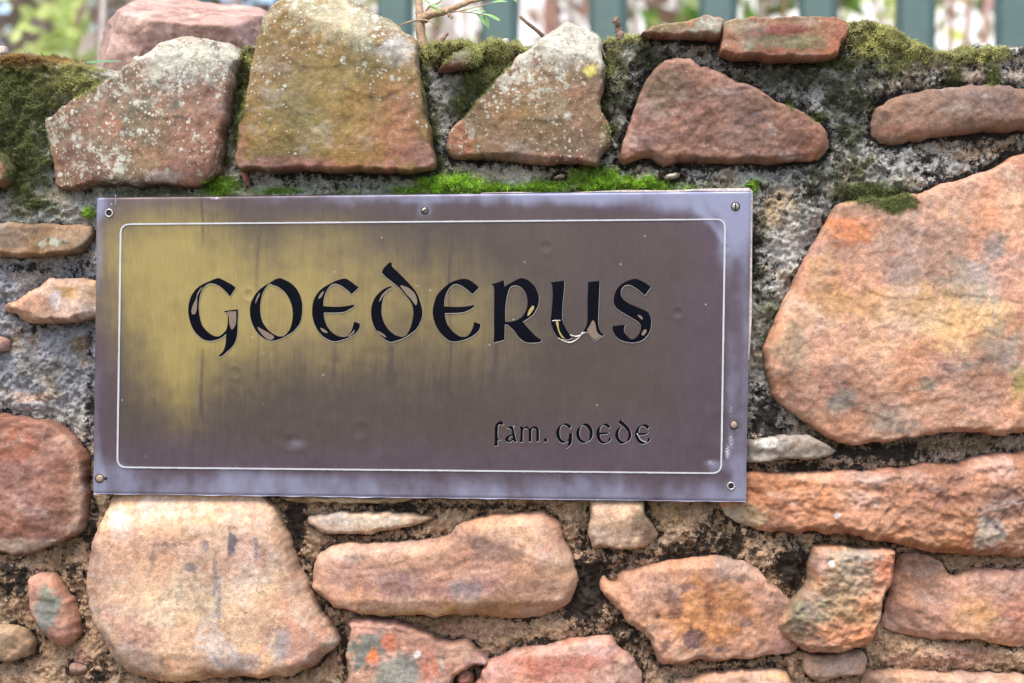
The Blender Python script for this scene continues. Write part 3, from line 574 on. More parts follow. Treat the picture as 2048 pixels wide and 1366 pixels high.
# the wall goes on outside the picture
y0 = 60.0
while y0 < 2560:
    rh = RNG.uniform(140, 240); xc = -1150 + RNG.uniform(0, 150)
    while xc < 3250:
        w_ = RNG.uniform(150, 470); h_ = rh * RNG.uniform(.72, .95); x0 = xc; xc += w_ + RNG.uniform(18, 50)
        if y0 < 1490 and x0 + w_ > -110 and x0 < 2160: continue
        yy = y0; y0_ = y0 + RNG.uniform(0, .12) * rh
        k = [(0, .15), (.12, 0), (.5, -.04), (.86, 0), (1, .18), (1.02, .6), (.95, .93), (.6, 1.03), (.2, 1), (0, .8)]
        P_ = [(x0 + (u + RNG.uniform(-.09, .09)) * w_, y0_ + (v + RNG.uniform(-.14, .14)) * h_) for u, v in k]
        cc = [(200, 148, 112), (150, 110, 86), (210, 164, 126), (178, 122, 88)][RNG.integers(4)]
        stone(P_, P=RNG.uniform(.006, .02), e=.014, cols=(cc, tuple(int(v * .88) for v in cc)), g=.005, rag=1.0, wave=1.4)
    y0 += rh + 22

# ------------------------------------------------------------------ mortar: one crumbling sheet that turns over the top of the wall
TOPX = np.array([(-1200, 120), (-100, 125), (0, 116), (60, 113), (110, 124), (160, 132), (205, 145), (240, 158), (300, 150), (470, 110), (484, 92), (506, 92), (520, 60), (700, 60), (835, 95), (850, 93), (880, 88), (960, 92), (1000, 88), (1040, 96), (1060, 102), (1100, 110), (1200, 95), (1215, 82), (1240, 86), (1262, 76), (1300, 66), (1440, 60), (1690, 58), (1703, 46), (1725, 42), (1760, 52), (1800, 72), (1840, 92), (1870, 106), (1920, 112), (1960, 100), (2000, 97), (2030, 94), (2060, 97), (3400, 110)], float)
def make_mortar(xa, xb, za, zb, g, fine=True, over=0.075):
    nx, nz = int((xb - xa) / g) + 2, int((zb + over - za) / g) + 2
    gx, gz = np.meshgrid(np.linspace(xa, xb, nx), np.linspace(za, zb + over, nz), indexing='ij')
    G = np.stack([gx.ravel(), gz.ravel()], 1)
    pxx = topx(np.column_stack([G[:, 0], np.full(len(G), YB), G[:, 1]]))
    topz = unproj(np.stack([pxx[:, 0], np.interp(pxx[:, 0], TOPX[:, 0], TOPX[:, 1])], 1), YB)[:, 2]
    o = np.maximum(G[:, 1] - topz, 0)
    q = np.column_stack([G[:, 0], np.zeros(len(G)), G[:, 1]])
    s = np.full(len(G), -1.0)
    for P in OUTLINES:
        lo, hi = P.min(0) - 0.03, P.max(0) + 0.03
        k = np.where((G[:, 0] > lo[0]) & (G[:, 0] < hi[0]) & (G[:, 1] > lo[1]) & (G[:, 1] < hi[1]))[0]
        if len(k):
            d, _ = polysdf(G[k], P if fine else P[::2])
            s[k] = np.maximum(s[k], d)
    kept = ((s < 0.005) | (o > 0.003)) & ~((plaque_dist(pxx) == 0) & (np.minimum(np.minimum(pxx[:, 0] - 190, 1497 - pxx[:, 0]), np.minimum(pxx[:, 1] - 388, 998 - pxx[:, 1])) > 40))
    ii = -np.ones(len(G), np.int64); ii[kept] = np.arange(kept.sum())
    G, pxx, topz, o, q, s = G[kept], pxx[kept], topz[kept], o[kept], q[kept], s[kept]
    ms, mc = moss_at(pxx)
    if not fine: ms = ms * 0
    near = sstep(-0.012, -0.001, s)
    disp = 0.0085 * fbm(q, 20, 3, 0.5, seed=3) + 0.0085 * fbm(q, 75, 4, 0.6, seed=4) + 0.0038 * (fbm(q, 160, 3, 0.6, seed=6, ridged=True) - 0.2) - near * 0.0035 + ms * (0.0045 + 0.004 * fbm(q, 130, 3, seed=8))
    wlow = sstep(820, 1000, pxx[:, 1])
    disp = np.where(s > 0, disp * 0.3 - 0.002, disp)
    front = 1 - sstep(0.0, 0.010, o)
    Y = YB + 0.002 - 0.003 * wlow - disp * front + o * 4.2
    Z = np.where(o > 0, topz + 0.006 * sstep(0, 0.01, o) + disp * (1 - front), G[:, 1])
    V = clear_plaque(np.column_stack([G[:, 0], Y, Z]))
    y = pxx[:, 1]; x = pxx[:, 0]
    grey = alb((190, 187, 176)); tan = alb((200, 162, 122)); blue = alb((166, 166, 168)); olive = alb((120, 116, 88))
    wl = sstep(760, 1000, y + 60 * fbm(q, 10, 2, seed=12))[:, None]
    C = grey * (1 - wl) + tan * wl
    wb = (sstep(480, 560, y) * sstep(860, 760, y) * sstep(260, 200, x))[:, None]; C = C * (1 - wb) + blue * wb
    wo = (sstep(.05, .3, fbm(q, 24, 4, seed=14)))[:, None] * .6; C = C * (1 - wo) + (olive * (1 - wl) + alb((150, 122, 82)) * wl) * wo
    wt = (sstep(.1, .35, fbm(q, 30, 4, seed=15)) * .75)[:, None]; C = C * (1 - wt) + alb((190, 166, 130)) * wt
    wm = np.clip(ms, 0, 1)[:, None]; C = C * (1 - wm) + mc * .45 * wm
    for bx, by, brx, bry, cc in ((1556, 420, 30, 40, (206, 180, 134)), (1580, 480, 24, 45, (200, 190, 172)), (1345, 350, 40, 12, (206, 188, 156)), (1000, 348, 90, 14, (206, 186, 150)), (1150, 345, 60, 10, (190, 170, 140)), (155, 690, 26, 26, (160, 134, 96)), (1330, 1030, 50, 28, (182, 144, 92)), (160, 1320, 26, 40, (204, 152, 120)), (940, 1262, 90, 20, (204, 156, 122)), (1910, 1312, 130, 22, (206, 154, 124)), (1090, 1255, 100, 26, (196, 156, 116)), (640, 1255, 40, 40, (190, 146, 114)), (1950, 290, 90, 30, (190, 160, 118)), (1830, 890, 200, 14, (150, 130, 90)), (1930, 146, 70, 26, (222, 198, 166)), (2050, 140, 46, 32, (226, 204, 176)), (70, 795, 40, 12, (200, 160, 134)), (1830, 170, 60, 30, (196, 176, 144))):
        w = (sstep(1.25, .55, np.sqrt(((x - bx) / brx) ** 2 + ((y - by) / bry) ** 2) + .9 * fbm(q, 40, 4, seed=17)) * .85)[:, None]; C = C * (1 - w) + alb(cc) * w
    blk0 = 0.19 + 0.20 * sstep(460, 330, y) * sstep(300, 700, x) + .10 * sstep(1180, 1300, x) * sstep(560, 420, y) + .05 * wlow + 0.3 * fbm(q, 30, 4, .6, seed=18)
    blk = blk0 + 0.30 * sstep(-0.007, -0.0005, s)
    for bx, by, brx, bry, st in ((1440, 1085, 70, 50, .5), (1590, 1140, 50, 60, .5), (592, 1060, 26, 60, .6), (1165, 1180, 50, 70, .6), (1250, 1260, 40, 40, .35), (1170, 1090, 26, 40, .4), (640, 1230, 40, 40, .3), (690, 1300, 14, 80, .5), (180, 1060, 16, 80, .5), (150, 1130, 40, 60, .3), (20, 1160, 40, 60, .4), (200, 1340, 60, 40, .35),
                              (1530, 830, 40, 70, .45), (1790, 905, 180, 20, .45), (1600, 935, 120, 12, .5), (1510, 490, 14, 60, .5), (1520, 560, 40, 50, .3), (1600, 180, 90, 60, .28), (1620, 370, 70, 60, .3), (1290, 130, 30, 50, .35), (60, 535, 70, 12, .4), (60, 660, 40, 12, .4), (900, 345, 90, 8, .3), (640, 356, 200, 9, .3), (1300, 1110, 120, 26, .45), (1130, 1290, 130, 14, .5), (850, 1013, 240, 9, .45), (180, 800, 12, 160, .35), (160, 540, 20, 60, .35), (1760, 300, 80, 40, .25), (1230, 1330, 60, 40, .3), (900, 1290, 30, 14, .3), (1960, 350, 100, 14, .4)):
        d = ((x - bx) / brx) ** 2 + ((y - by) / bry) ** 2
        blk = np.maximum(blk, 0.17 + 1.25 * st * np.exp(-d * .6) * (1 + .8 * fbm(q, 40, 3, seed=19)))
    pale = 0.20 + 0.16 * sstep(900, 700, y) + .35 * fbm(q, 30, 4, .6, seed=16)
    for bx, by, brx, bry, st in ((1000, 350, 120, 16, .5), (1290, 352, 80, 12, .45), (160, 400, 60, 20, .5), (80, 560, 80, 30, .3), (90, 740, 90, 60, .35), (1560, 350, 60, 30, .35), (1750, 330, 60, 40, .3), (1540, 860, 30, 30, .6), (870, 200, 26, 50, .4), (1500, 640, 14, 60, .4), (1620, 260, 20, 20, .3)):
        pale = np.maximum(pale, st * np.exp(-(((x - bx) / brx) ** 2 + ((y - by) / bry) ** 2) * .6))
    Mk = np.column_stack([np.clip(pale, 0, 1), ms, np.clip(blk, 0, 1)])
    keep = np.ones(len(V), bool)
    idx = np.arange(nx * nz).reshape(nx, nz)
    F = np.stack([idx[:-1, :-1], idx[1:, :-1], idx[1:, 1:], idx[:-1, 1:]], -1).reshape(-1, 4)
    F = ii[F]; F = F[(F >= 0).all(1)]
    if fine:
        sel = keep & (ms > 0.40) & (s < 0.001)
        nrm = np.column_stack([0 * o, -front, 1.1 - 0.75 * front])
        area = g * g * np.where(o > 0, 4.2, 1.0)
        MOSSPTS.append((V[sel], nrm[sel], ms[sel], mc[sel], area[sel]))
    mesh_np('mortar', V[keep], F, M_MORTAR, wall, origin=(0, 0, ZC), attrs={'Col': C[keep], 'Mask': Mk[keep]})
A0 = unproj([(-140, 1460)], YB)[0]; A1 = unproj([(2190, 20)], YB)[0]
make_mortar(A0[0], A1[0], A0[2], A1[2], 0.00115)
B0 = unproj([(-1250, 2700)], YB)[0]; B1 = unproj([(3350, 20)], YB)[0]
make_mortar(B0[0], A0[0], B0[2], A1[2], 0.007, False)
make_mortar(A1[0], B1[0], B0[2], A1[2], 0.007, False)
make_mortar(A0[0], A1[0], B0[2], A0[2] + 0.0, 0.007, False, over=0.0)

# ------------------------------------------------------------------ moss: thousands of short fronds, nobody could count them
def make_moss():
    V = np.vstack([m[0] for m in MOSSPTS]); N = np.vstack([m[1] for m in MOSSPTS]); S = np.concatenate([m[2] for m in MOSSPTS]); C = np.vstack([m[3] for m in MOSSPTS])
    A = np.concatenate([np.broadcast_to(m[4], (len(m[0]),)) for m in MOSSPTS])
    dens = A * 3.6e6 * sstep(0.38, 0.8, S)
    cnt = RNG.poisson(np.minimum(dens, 12))
    i = np.repeat(np.arange(len(V)), cnt)
    n = len(i); print('moss fronds', n)
    jit = RNG.normal(size=(n, 3)) * np.array([.0007, .0004, .0007])
    b = V[i] + jit
    d = N[i] / np.linalg.norm(N[i], axis=1)[:, None] + RNG.normal(size=(n, 3)) * 0.55 + np.array([0, 0, .15])
    d /= np.linalg.norm(d, axis=1)[:, None]
    patch = 0.7 + 0.5 * fbm(b, 90, 2, seed=40)
    ln = RNG.uniform(.0014, .0036, n) * (0.55 + 0.55 * np.clip(S[i], 0, 1.2)) * np.clip(patch + .3, .5, 1.5)
    side = np.cross(d, RNG.normal(size=(n, 3))); side /= np.linalg.norm(side, axis=1)[:, None] + 1e-9
    w = RNG.uniform(.00022, .00042, n)[:, None]
    tip = b + d * ln[:, None] + np.array([0, 0, -1]) * (ln * RNG.uniform(0, .25, n))[:, None]
    VV = np.stack([b - side * w - d * .0008, b + side * w - d * .0008, tip], 1).reshape(-1, 3)
    cc = C[i] * np.clip(RNG.normal(1.0, .25, n), .45, 1.7)[:, None] * np.clip(0.75 + .6 * fbm(b, 60, 3, seed=44), .4, 1.5)[:, None]
    dry = (RNG.random(n) < .06)[:, None]; cc = np.where(dry, lin((150, 128, 80)) * .8, cc)
    CC = np.stack([cc * .7, cc * .7, cc * 1.2], 1).reshape(-1, 3)
    o = mesh_np('moss', VV, np.arange(3 * n).reshape(-1, 3), M_MOSS, None, smooth=False, origin=(0, 0, ZC), attrs={'Col': CC})
    tag(o, 'soft green and olive moss growing over the mortar joints and wall top', 'moss', kind='stuff')
make_moss()

# ------------------------------------------------------------------ the plaque
YP, TH = -0.0062, 0.0030                    # front plane and thickness
pc = unproj(PLQ, YP)
plaque = empty('name_plaque', (pc[2:, 0].mean(), YP + TH, pc[:, 2].min()), 'tarnished brass name plaque with black lettering screwed to the stone wall', 'plaque')
def P3(p, Y=YP):
    return unproj(np.asarray(p, float), Y)
GOLD = chaikin(chaikin(np.array([(196, 480), (225, 455), (262, 425), (330, 408), (410, 415), (470, 455), (640, 455), (790, 480), (900, 510), (1010, 540), (1070, 620), (1075, 690), (960, 735), (860, 735), (780, 725), (700, 750), (600, 735), (500, 740), (420, 790), (370, 830), (310, 800), (255, 720), (225, 650), (200, 590)], float)))
def make_plate():
    nu, nv = 440, 208
    u, v = np.meshgrid(np.linspace(0, 1, nu), np.linspace(0, 1, nv), indexing='ij'); u = u.ravel()[:, None]; v = v.ravel()[:, None]
    px = (PLQ[0] * (1 - u) + PLQ[1] * u) * (1 - v) + (PLQ[3] * (1 - u) + PLQ[2] * u) * v
    # slightly battered edges
    edge = np.minimum(np.minimum(u, 1 - u) * 1310, np.minimum(v, 1 - v) * 610)[:, 0]
    px3 = np.column_stack([px * .02, np.zeros(len(px))])
    off = perlin(px3) * 1.6 * (edge < 1)
    px[:, 1] += off * ((v[:, 0] < .01) | (v[:, 0] > .99)); px[:, 0] += .6 * off * ((u[:, 0] < .01) | (u[:, 0] > .99))
    W = P3(px)
    q = np.column_stack([W[:, 0], np.zeros(len(W)), W[:, 2]])
    W[:, 1] += 0.00035 * fbm(q, 7, 2, seed=60) + 0.00008 * fbm(q, 45, 2, seed=61)
    for (x, y, r, dpt) in ((849, 420, 24, .0007), (497, 590, 9, .0006), (1355, 626, 9, .0006), (1092, 494, 10, .0005), (585, 884, 14, .0005), (470, 745, 10, .0005), (1452, 296 + 200, 8, .0004), (720, 860, 14, .0004), (430, 400, 18, .0005), (1445, 860, 30, .0006)):
        d2 = ((px[:, 0] - x) ** 2 + (px[:, 1] - y) ** 2) / r ** 2
        W[:, 1] += .4 * dpt * np.exp(-d2) - .2 * dpt * np.exp(-(np.sqrt(d2) - 1.3) ** 2 * 6)
    W[:, 1] += 0.0009 * sstep(4, 0, edge)
    s, _ = polysdf(px, GOLD)
    s = s + 34 * fbm(q, 18, 3, seed=62) + 10 * fbm(q * np.array([1, 1, .12]), 110, 3, seed=63)
    gold = sstep(-95, 120, s) * (1.0 - .5 * sstep(330, 1000, px[:, 0])) * (1 + .45 * fbm(q, 30, 4, .6, seed=64))
    gold *= 1 - .5 * np.exp(-((px[:, 0] - 545) / 60) ** 2) * sstep(690, 560, px[:, 1]) * .35
    # purple drip lines below letters and the screw
    for (x, y0, y1, w, st) in ((404, 700, 830, 5, .7), (404, 395, 482, 4, .6), (515, 470, 760, 5, .4), (782, 690, 790, 8, .45), (990, 690, 790, 7, .5), (900, 420, 925, 2.5, .6), (668, 690, 760, 7, .35), (1020, 500, 690, 30, .15), (850, 430, 520, 10, .3)):
        gold -= .5 * st * np.exp(-((px[:, 0] - x - 2 * np.sin(px[:, 1] * .03)) / (.7 * w)) ** 2) * sstep(y0 - 6, y0 + 6, px[:, 1]) * sstep(y1 + 20, y1 - 20, px[:, 1])
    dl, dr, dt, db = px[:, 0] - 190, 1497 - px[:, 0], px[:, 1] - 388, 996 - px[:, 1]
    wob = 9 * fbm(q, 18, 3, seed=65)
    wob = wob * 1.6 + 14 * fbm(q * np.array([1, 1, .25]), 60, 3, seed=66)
    sheen_scuff = .85 * sstep(75, 0, db + wob) + .7 * sstep(62, 0, dr + wob) + .5 * sstep(34, 0, dt + wob) * sstep(200, 900, px[:, 0] ) + .4 * sstep(22, 0, dl + wob) + .28 * sstep(60, 0, dt) * sstep(500, 1300, px[:, 0])  # sky sheen painted into the edge colour; scuffs and a streak follow
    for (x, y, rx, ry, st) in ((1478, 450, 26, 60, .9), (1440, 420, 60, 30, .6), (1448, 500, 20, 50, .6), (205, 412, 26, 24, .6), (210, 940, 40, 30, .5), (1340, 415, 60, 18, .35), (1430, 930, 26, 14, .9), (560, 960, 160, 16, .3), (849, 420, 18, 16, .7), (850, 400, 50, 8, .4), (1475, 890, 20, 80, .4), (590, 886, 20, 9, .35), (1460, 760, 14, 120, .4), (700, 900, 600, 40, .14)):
        sheen_scuff += st * np.exp(-((px[:, 0] - x) / rx) ** 2 - ((px[:, 1] - y) / ry) ** 2)
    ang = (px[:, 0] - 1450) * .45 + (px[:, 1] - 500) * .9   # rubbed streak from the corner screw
    sheen_scuff += .5 * np.exp(-((px[:, 0] - 1395 - (px[:, 1] - 410) * .75) / 10) ** 2) * sstep(400, 420, px[:, 1]) * sstep(540, 470, px[:, 1])
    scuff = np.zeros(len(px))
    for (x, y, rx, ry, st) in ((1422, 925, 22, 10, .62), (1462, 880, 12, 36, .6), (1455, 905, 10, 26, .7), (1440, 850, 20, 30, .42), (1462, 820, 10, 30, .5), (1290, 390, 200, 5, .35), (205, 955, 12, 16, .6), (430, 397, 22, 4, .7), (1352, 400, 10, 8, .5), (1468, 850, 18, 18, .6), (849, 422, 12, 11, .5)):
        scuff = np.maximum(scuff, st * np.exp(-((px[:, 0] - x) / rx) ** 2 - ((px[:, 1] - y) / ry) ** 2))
    sheen_scuff *= np.clip(.9 + .8 * fbm(q, 14, 3, .55, seed=67) + .5 * fbm(q * np.array([1, 1, .4]), 60, 3, seed=68), .15, 1.5)
    pur = np.clip(sstep(170, 20, np.minimum(db, dr)) + .8 * sstep(70, 10, np.minimum(dt, dl)) + .5 * sstep(900, 1500, px[:, 0]) + .5 * sstep(760, 980, px[:, 1]) + .7 * fbm(q, 12, 3, seed=69), 0, 1)
    Mk = np.column_stack([np.clip(gold, 0, 1), np.clip(sheen_scuff, 0, 1), scuff, pur])
    idx = np.arange(nu * nv).reshape(nu, nv)
    F = np.stack([idx[:-1, :-1], idx[:-1, 1:], idx[1:, 1:], idx[1:, :-1]], -1).reshape(-1, 4)
    loop = np.concatenate([idx[:, 0], idx[-1, 1:], idx[-2::-1, -1], idx[0, -2:0:-1]])
    n = len(W); B = W[loop].copy(); B[:, 1] = YP + TH + 0.0004
    V = np.vstack([W, B]); Mk = np.vstack([Mk, np.tile([0, .9, .3, 1], (len(B), 1))])
    m = len(loop); k = np.arange(m)
    Fs = np.stack([loop[k], loop[(k + 1) % m], n + (k + 1) % m, n + k], 1)
    Fb = np.array([[n + 0, n + nu - 1, n + nu + nv - 2, n + 2 * nu + nv - 3]])
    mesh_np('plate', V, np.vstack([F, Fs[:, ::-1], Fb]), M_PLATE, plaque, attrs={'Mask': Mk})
make_plate()

def outline(pts, o=(0, 0), sc=1.0, ref=None, dst=None, n=7):
    """closed smooth outline; a third value 1 marks a corner"""
    P = np.array([p[:2] for p in pts], float); cr = np.array([len(p) > 2 for p in pts])
    m = len(P); out = []
    for i in range(m):
        a, b = P[i], P[(i + 1) % m]
        p0 = P[i - 1] if not cr[i] else 2 * a - b
        p3 = P[(i + 2) % m] if not cr[(i + 1) % m] else 2 * b - a
        for t in np.linspace(0, 1, n, endpoint=False):
            out.append(.5 * (2 * a + (b - p0) * t + (2 * p0 - 5 * a + 4 * b - p3) * t ** 2 + (3 * a - p0 - 3 * b + p3) * t ** 3))
    out = np.array(out)
    if ref is not None:
        out = (out - np.array(ref[:2])) / (np.array(ref[2:]) - np.array(ref[:2])) * (np.array(dst[2:]) - np.array(dst[:2])) + np.array(dst[:2])
    return np.array(o) + out / sc
def filled(name, loops, mat, parent, y, thick=0.0005, offset=0.0, bev=0.0):
    """flat letter shape (loops in photo pixels, holes found by the 2D fill) made into a thin mesh on the plaque"""
    cu = bpy.data.curves.new(name, 'CURVE'); cu.dimensions = '2D'; cu.fill_mode = 'BOTH'
    cu.extrude = thick / 2; cu.offset = offset
    if bev: cu.bevel_depth = bev; cu.bevel_resolution = 2; cu.offset = offset - bev
    W = [P3(l, y) for l in loops]; c = W[0].mean(0)
    for w in W:
        sp = cu.splines.new('POLY'); sp.points.add(len(w) - 1); sp.use_cyclic_u = True
        for i, p in enumerate(w): sp.points[i].co = (p[0] - c[0], p[2] - c[2], 0, 1)
    tmp = bpy.data.objects.new('tmp', cu); col.objects.link(tmp)
    dg = bpy.context.evaluated_depsgraph_get()
    me = bpy.data.meshes.new_from_object(tmp.evaluated_get(dg))
    bpy.data.objects.remove(tmp)
    me.name = name; me.materials.clear(); me.materials.append(mat)
    me.transform(Matrix.Rotation(math.pi / 2, 4, 'X'))
    o = bpy.data.objects.new(name, me); col.objects.link(o)
    root = parent
    wl = Vector((c[0], y, c[2]))
    o.parent = parent
    o.location = wl - (parent.location if parent.parent is None else parent.location + parent.parent.location)
    return o
K = 5.389
o1, o2, o3 = (350, 500), (720, 500), (970, 500)
GL = [(655, 408, 1), (595, 503, 1), (540, 440), (470, 385), (395, 360), (345, 375), (300, 420), (270, 500), (258, 600), (265, 700), (290, 800), (330, 860), (390, 910), (450, 932), (500, 915), (550, 868, 1), (568, 800), (570, 720), (560, 685), (525, 660, 1), (600, 648), (682, 640, 1), (678, 760), (672, 900), (655, 980), (620, 1040), (570, 1090), (510, 1140), (480, 1152, 1), (478, 1135), (520, 1090), (545, 1020), (550, 960), (552, 905, 1), (500, 945), (440, 970), (370, 980), (300, 960), (230, 900), (180, 820), (150, 720), (143, 640), (155, 560), (185, 480), (240, 410), (320, 360), (400, 325), (462, 303), (510, 318), (570, 350), (620, 378)]
OL = [(1115, 305), (1190, 325), (1270, 375), (1330, 450), (1365, 540), (1373, 640), (1365, 730), (1340, 800), (1290, 865), (1220, 915), (1130, 960), (1045, 980), (980, 965), (910, 915), (855, 840), (820, 750), (808, 650), (820, 570), (860, 490), (920, 420), (1010, 360)]
OH = [(1010, 372), (1060, 380), (1130, 410), (1200, 475), (1250, 570), (1270, 670), (1262, 770), (1235, 860), (1180, 922), (1120, 930), (1050, 900), (985, 840), (940, 760), (920, 660), (925, 560), (950, 460)]
EL = [(1982, 405, 1), (1905, 478, 1), (1860, 435), (1790, 385), (1720, 365), (1670, 390), (1630, 450), (1605, 530), (1600, 606, 1), (1700, 612), (1800, 610), (1870, 600), (1940, 587, 1), (1925, 612), (1870, 645), (1820, 668), (1740, 675), (1605, 676, 1), (1612, 740), (1640, 820), (1690, 885), (1760, 928), (1840, 935), (1880, 900), (1910, 850), (1930, 772, 1), (1995, 795, 1), (1985, 850), (1940, 905), (1870, 945), (1800, 970), (1720, 985), (1640, 960), (1560, 895), (1510, 810), (1483, 720), (1480, 640), (1490, 560), (1520, 490), (1580, 420), (1660, 370), (1740, 330), (1830, 308), (1880, 330), (1935, 370)]
DL = [(325, 130, 1), (345, 145), (345, 180, 1), (400, 230), (470, 300), (550, 385), (610, 460), (650, 560), (672, 650), (670, 720), (645, 790), (600, 860), (540, 905), (480, 945), (400, 975), (335, 990), (280, 970), (210, 910), (160, 840), (128, 750), (120, 660), (130, 590), (165, 510), (230, 440), (300, 400), (345, 388, 1), (335, 410), (290, 450), (250, 530), (235, 620), (237, 700), (265, 790), (310, 860), (370, 910), (440, 935), (490, 925), (535, 860), (560, 780), (575, 700), (570, 620), (545, 560), (490, 490), (430, 415), (360, 355), (290, 300), (235, 245, 1), (255, 200), (290, 160)]
E2 = [(1285, 405, 1), (1215, 478, 1), (1150, 425), (1090, 385), (1020, 368), (975, 400), (935, 460), (912, 540), (910, 608, 1), (1000, 614), (1100, 612), (1170, 605), (1240, 590, 1), (1225, 615), (1180, 645), (1120, 670), (1050, 678), (915, 682, 1), (925, 750), (960, 830), (1020, 895), (1090, 935), (1150, 930), (1190, 890), (1215, 840), (1232, 775, 1), (1300, 800, 1), (1290, 850), (1250, 900), (1180, 945), (1100, 975), (1010, 988), (950, 970), (880, 910), (830, 840), (795, 750), (785, 650), (800, 570), (830, 490), (890, 420), (970, 355), (1060, 320), (1135, 312), (1190, 330), (1245, 370)]
RL = [(1405, 375, 1), (1480, 350), (1550, 325, 1), (1562, 395, 1), (1600, 370), (1680, 325), (1740, 303), (1810, 325), (1880, 390), (1920, 470), (1930, 540), (1915, 610), (1870, 690), (1810, 740), (1755, 775, 1), (1800, 830), (1870, 905), (1930, 955), (1955, 960, 1), (1945, 990), (1870, 1000), (1790, 995), (1720, 950), (1660, 870), (1600, 815), (1562, 800, 1), (1560, 900), (1560, 968, 1), (1500, 985), (1440, 1000, 1), (1445, 900), (1445, 700), (1447, 500), (1445, 410), (1430, 388)]
RH = [(1575, 560), (1590, 480), (1615, 410), (1660, 383), (1720, 395), (1770, 440), (1800, 510), (1805, 580), (1790, 650), (1750, 715), (1690, 755), (1630, 772), (1568, 775, 1), (1566, 660)]
U1 = [(705, 348, 1), (780, 340), (857, 330, 1), (853, 430), (840, 560), (833, 700), (838, 770), (870, 840), (905, 900), (935, 945, 1), (900, 965), (860, 960), (800, 955), (760, 910), (725, 840), (710, 760), (720, 640), (730, 500), (725, 400)]
U2 = [(1112, 345, 1), (1238, 333, 1), (1230, 500), (1225, 640), (1220, 760), (1228, 830), (1250, 890), (1285, 918, 1), (1230, 950), (1175, 985, 1), (1140, 930), (1105, 880, 1), (1065, 895, 1), (1060, 880), (1095, 810), (1105, 730), (1105, 550)]
SL = [(1788, 400, 1), (1725, 490, 1), (1650, 430), (1580, 385), (1520, 378), (1480, 410), (1465, 460), (1480, 520), (1540, 570), (1650, 620), (1740, 660), (1780, 710), (1793, 770), (1785, 850), (1750, 920), (1690, 975), (1600, 998), (1500, 985), (1430, 950), (1385, 890), (1375, 820, 1), (1450, 812), (1515, 805, 1), (1500, 850), (1510, 900), (1550, 945), (1590, 962), (1640, 930), (1675, 870), (1680, 820), (1650, 775), (1580, 730), (1490, 680), (1420, 630), (1390, 570), (1395, 490), (1430, 410), (1500, 350), (1580, 318), (1630, 312), (1690, 335), (1750, 370)]
CH = {'G': [([(295, 400), (270, 420), (240, 470), (225, 530), (195, 590), (178, 650), (185, 690), (215, 690), (232, 650), (238, 580), (240, 510), (255, 470)], 0), ([(560, 668), (660, 660, 1), (660, 760), (650, 810), (625, 850), (605, 850), (585, 790), (580, 720)], 0)],
      'O': [([(890, 830), (950, 860), (1020, 900), (1065, 930), (1060, 955), (1030, 970), (980, 950), (920, 890)], 0), ([(915, 460), (890, 490), (868, 550), (870, 575), (890, 530), (910, 490)], 0)],
      'E': [([(1605, 440), (1570, 470), (1545, 515), (1555, 525), (1590, 490)], 0), ([(1565, 838), (1600, 850), (1640, 880), (1640, 895), (1600, 885), (1575, 860)], 0), ([(1935, 860), (1930, 890), (1900, 920), (1870, 935), (1865, 925), (1900, 895)], 0)],
      'D': [([(435, 385), (480, 390), (540, 420), (590, 470), (615, 540), (610, 590), (590, 585), (550, 530), (490, 465)], 0), ([(335, 405), (290, 430), (240, 480), (205, 545), (215, 550), (250, 500), (290, 450)], 0), ([(190, 870), (230, 890), (270, 920), (285, 942), (260, 935), (215, 905)], 0)],
      'R': [([(1865, 598), (1875, 625), (1850, 670), (1815, 708), (1805, 700), (1825, 640)], 1)],
      'U1': [([(770, 760), (790, 770), (800, 860), (840, 930), (860, 945), (830, 945), (800, 900), (780, 840), (765, 790)], 1)],
      'U2': [([(1170, 760), (1190, 800), (1200, 860), (1225, 905), (1262, 925, 1), (1175, 972, 1), (1145, 930), (1100, 865), (1125, 820), (1150, 770)], 0)],
      'S': [([(1645, 700), (1680, 710), (1700, 740), (1690, 748), (1660, 725)], 0), ([(1735, 855), (1740, 880), (1715, 915), (1692, 920), (1690, 900), (1710, 865)], 0)]}
for key, org, loops in (('G', o1, [GL]), ('O', o1, [OL, OH]), ('E', o1, [EL]), ('D', o2, [DL]), ('E2', o2, [E2]), ('R', o2, [RL, RH]), ('U1', o3, [U1]), ('U2', o3, [U2]), ('S', o3, [SL])):
    ls = [outline(l, org, K) for l in loops]
    lt = filled('letter', ls, M_ENAMEL, plaque, YP - 0.0003, 0.0009)
    filled('letter_rim_highlight', [l + np.array([.3, .8]) for l in ls], M_RIM, lt, YP - 0.0002, 0.0009, offset=0.00008)  # bright rim shifted down-right paints the highlight on engraved lower edges
    for c, g_ in CH.get(key, ()):
        filled('enamel_chip', [outline(c, org, K, n=4)], M_CHIPG if g_ else M_CHIP, lt, YP - 0.0008, 0.00024)
ks = 5.535; os_ = (960, 820)
FL = [(162, 400, 1), (165, 300), (165, 200), (180, 155), (215, 128), (250, 130), (265, 160, 1), (235, 165), (212, 160), (200, 190), (200, 310), (240, 322, 1), (238, 330), (200, 335), (197, 395, 1)]
AL = [(300, 205, 1), (330, 180), (360, 185), (375, 215), (390, 290), (408, 350, 1), (385, 357), (365, 335), (340, 355), (300, 355), (278, 330), (290, 300), (320, 280), (355, 265), (350, 225), (330, 205)]
AH = [(358, 285), (325, 305), (318, 330), (335, 340), (360, 315)]
ML = [(432, 190, 1), (470, 180), (480, 195), (510, 182), (540, 190), (550, 205), (590, 182), (630, 185), (652, 220), (655, 300), (650, 350, 1), (622, 350, 1), (625, 260), (615, 215), (590, 205), (572, 225), (568, 350, 1), (540, 350, 1), (540, 240), (525, 210), (500, 205), (478, 230), (475, 355, 1), (442, 358, 1), (450, 270), (448, 215)]
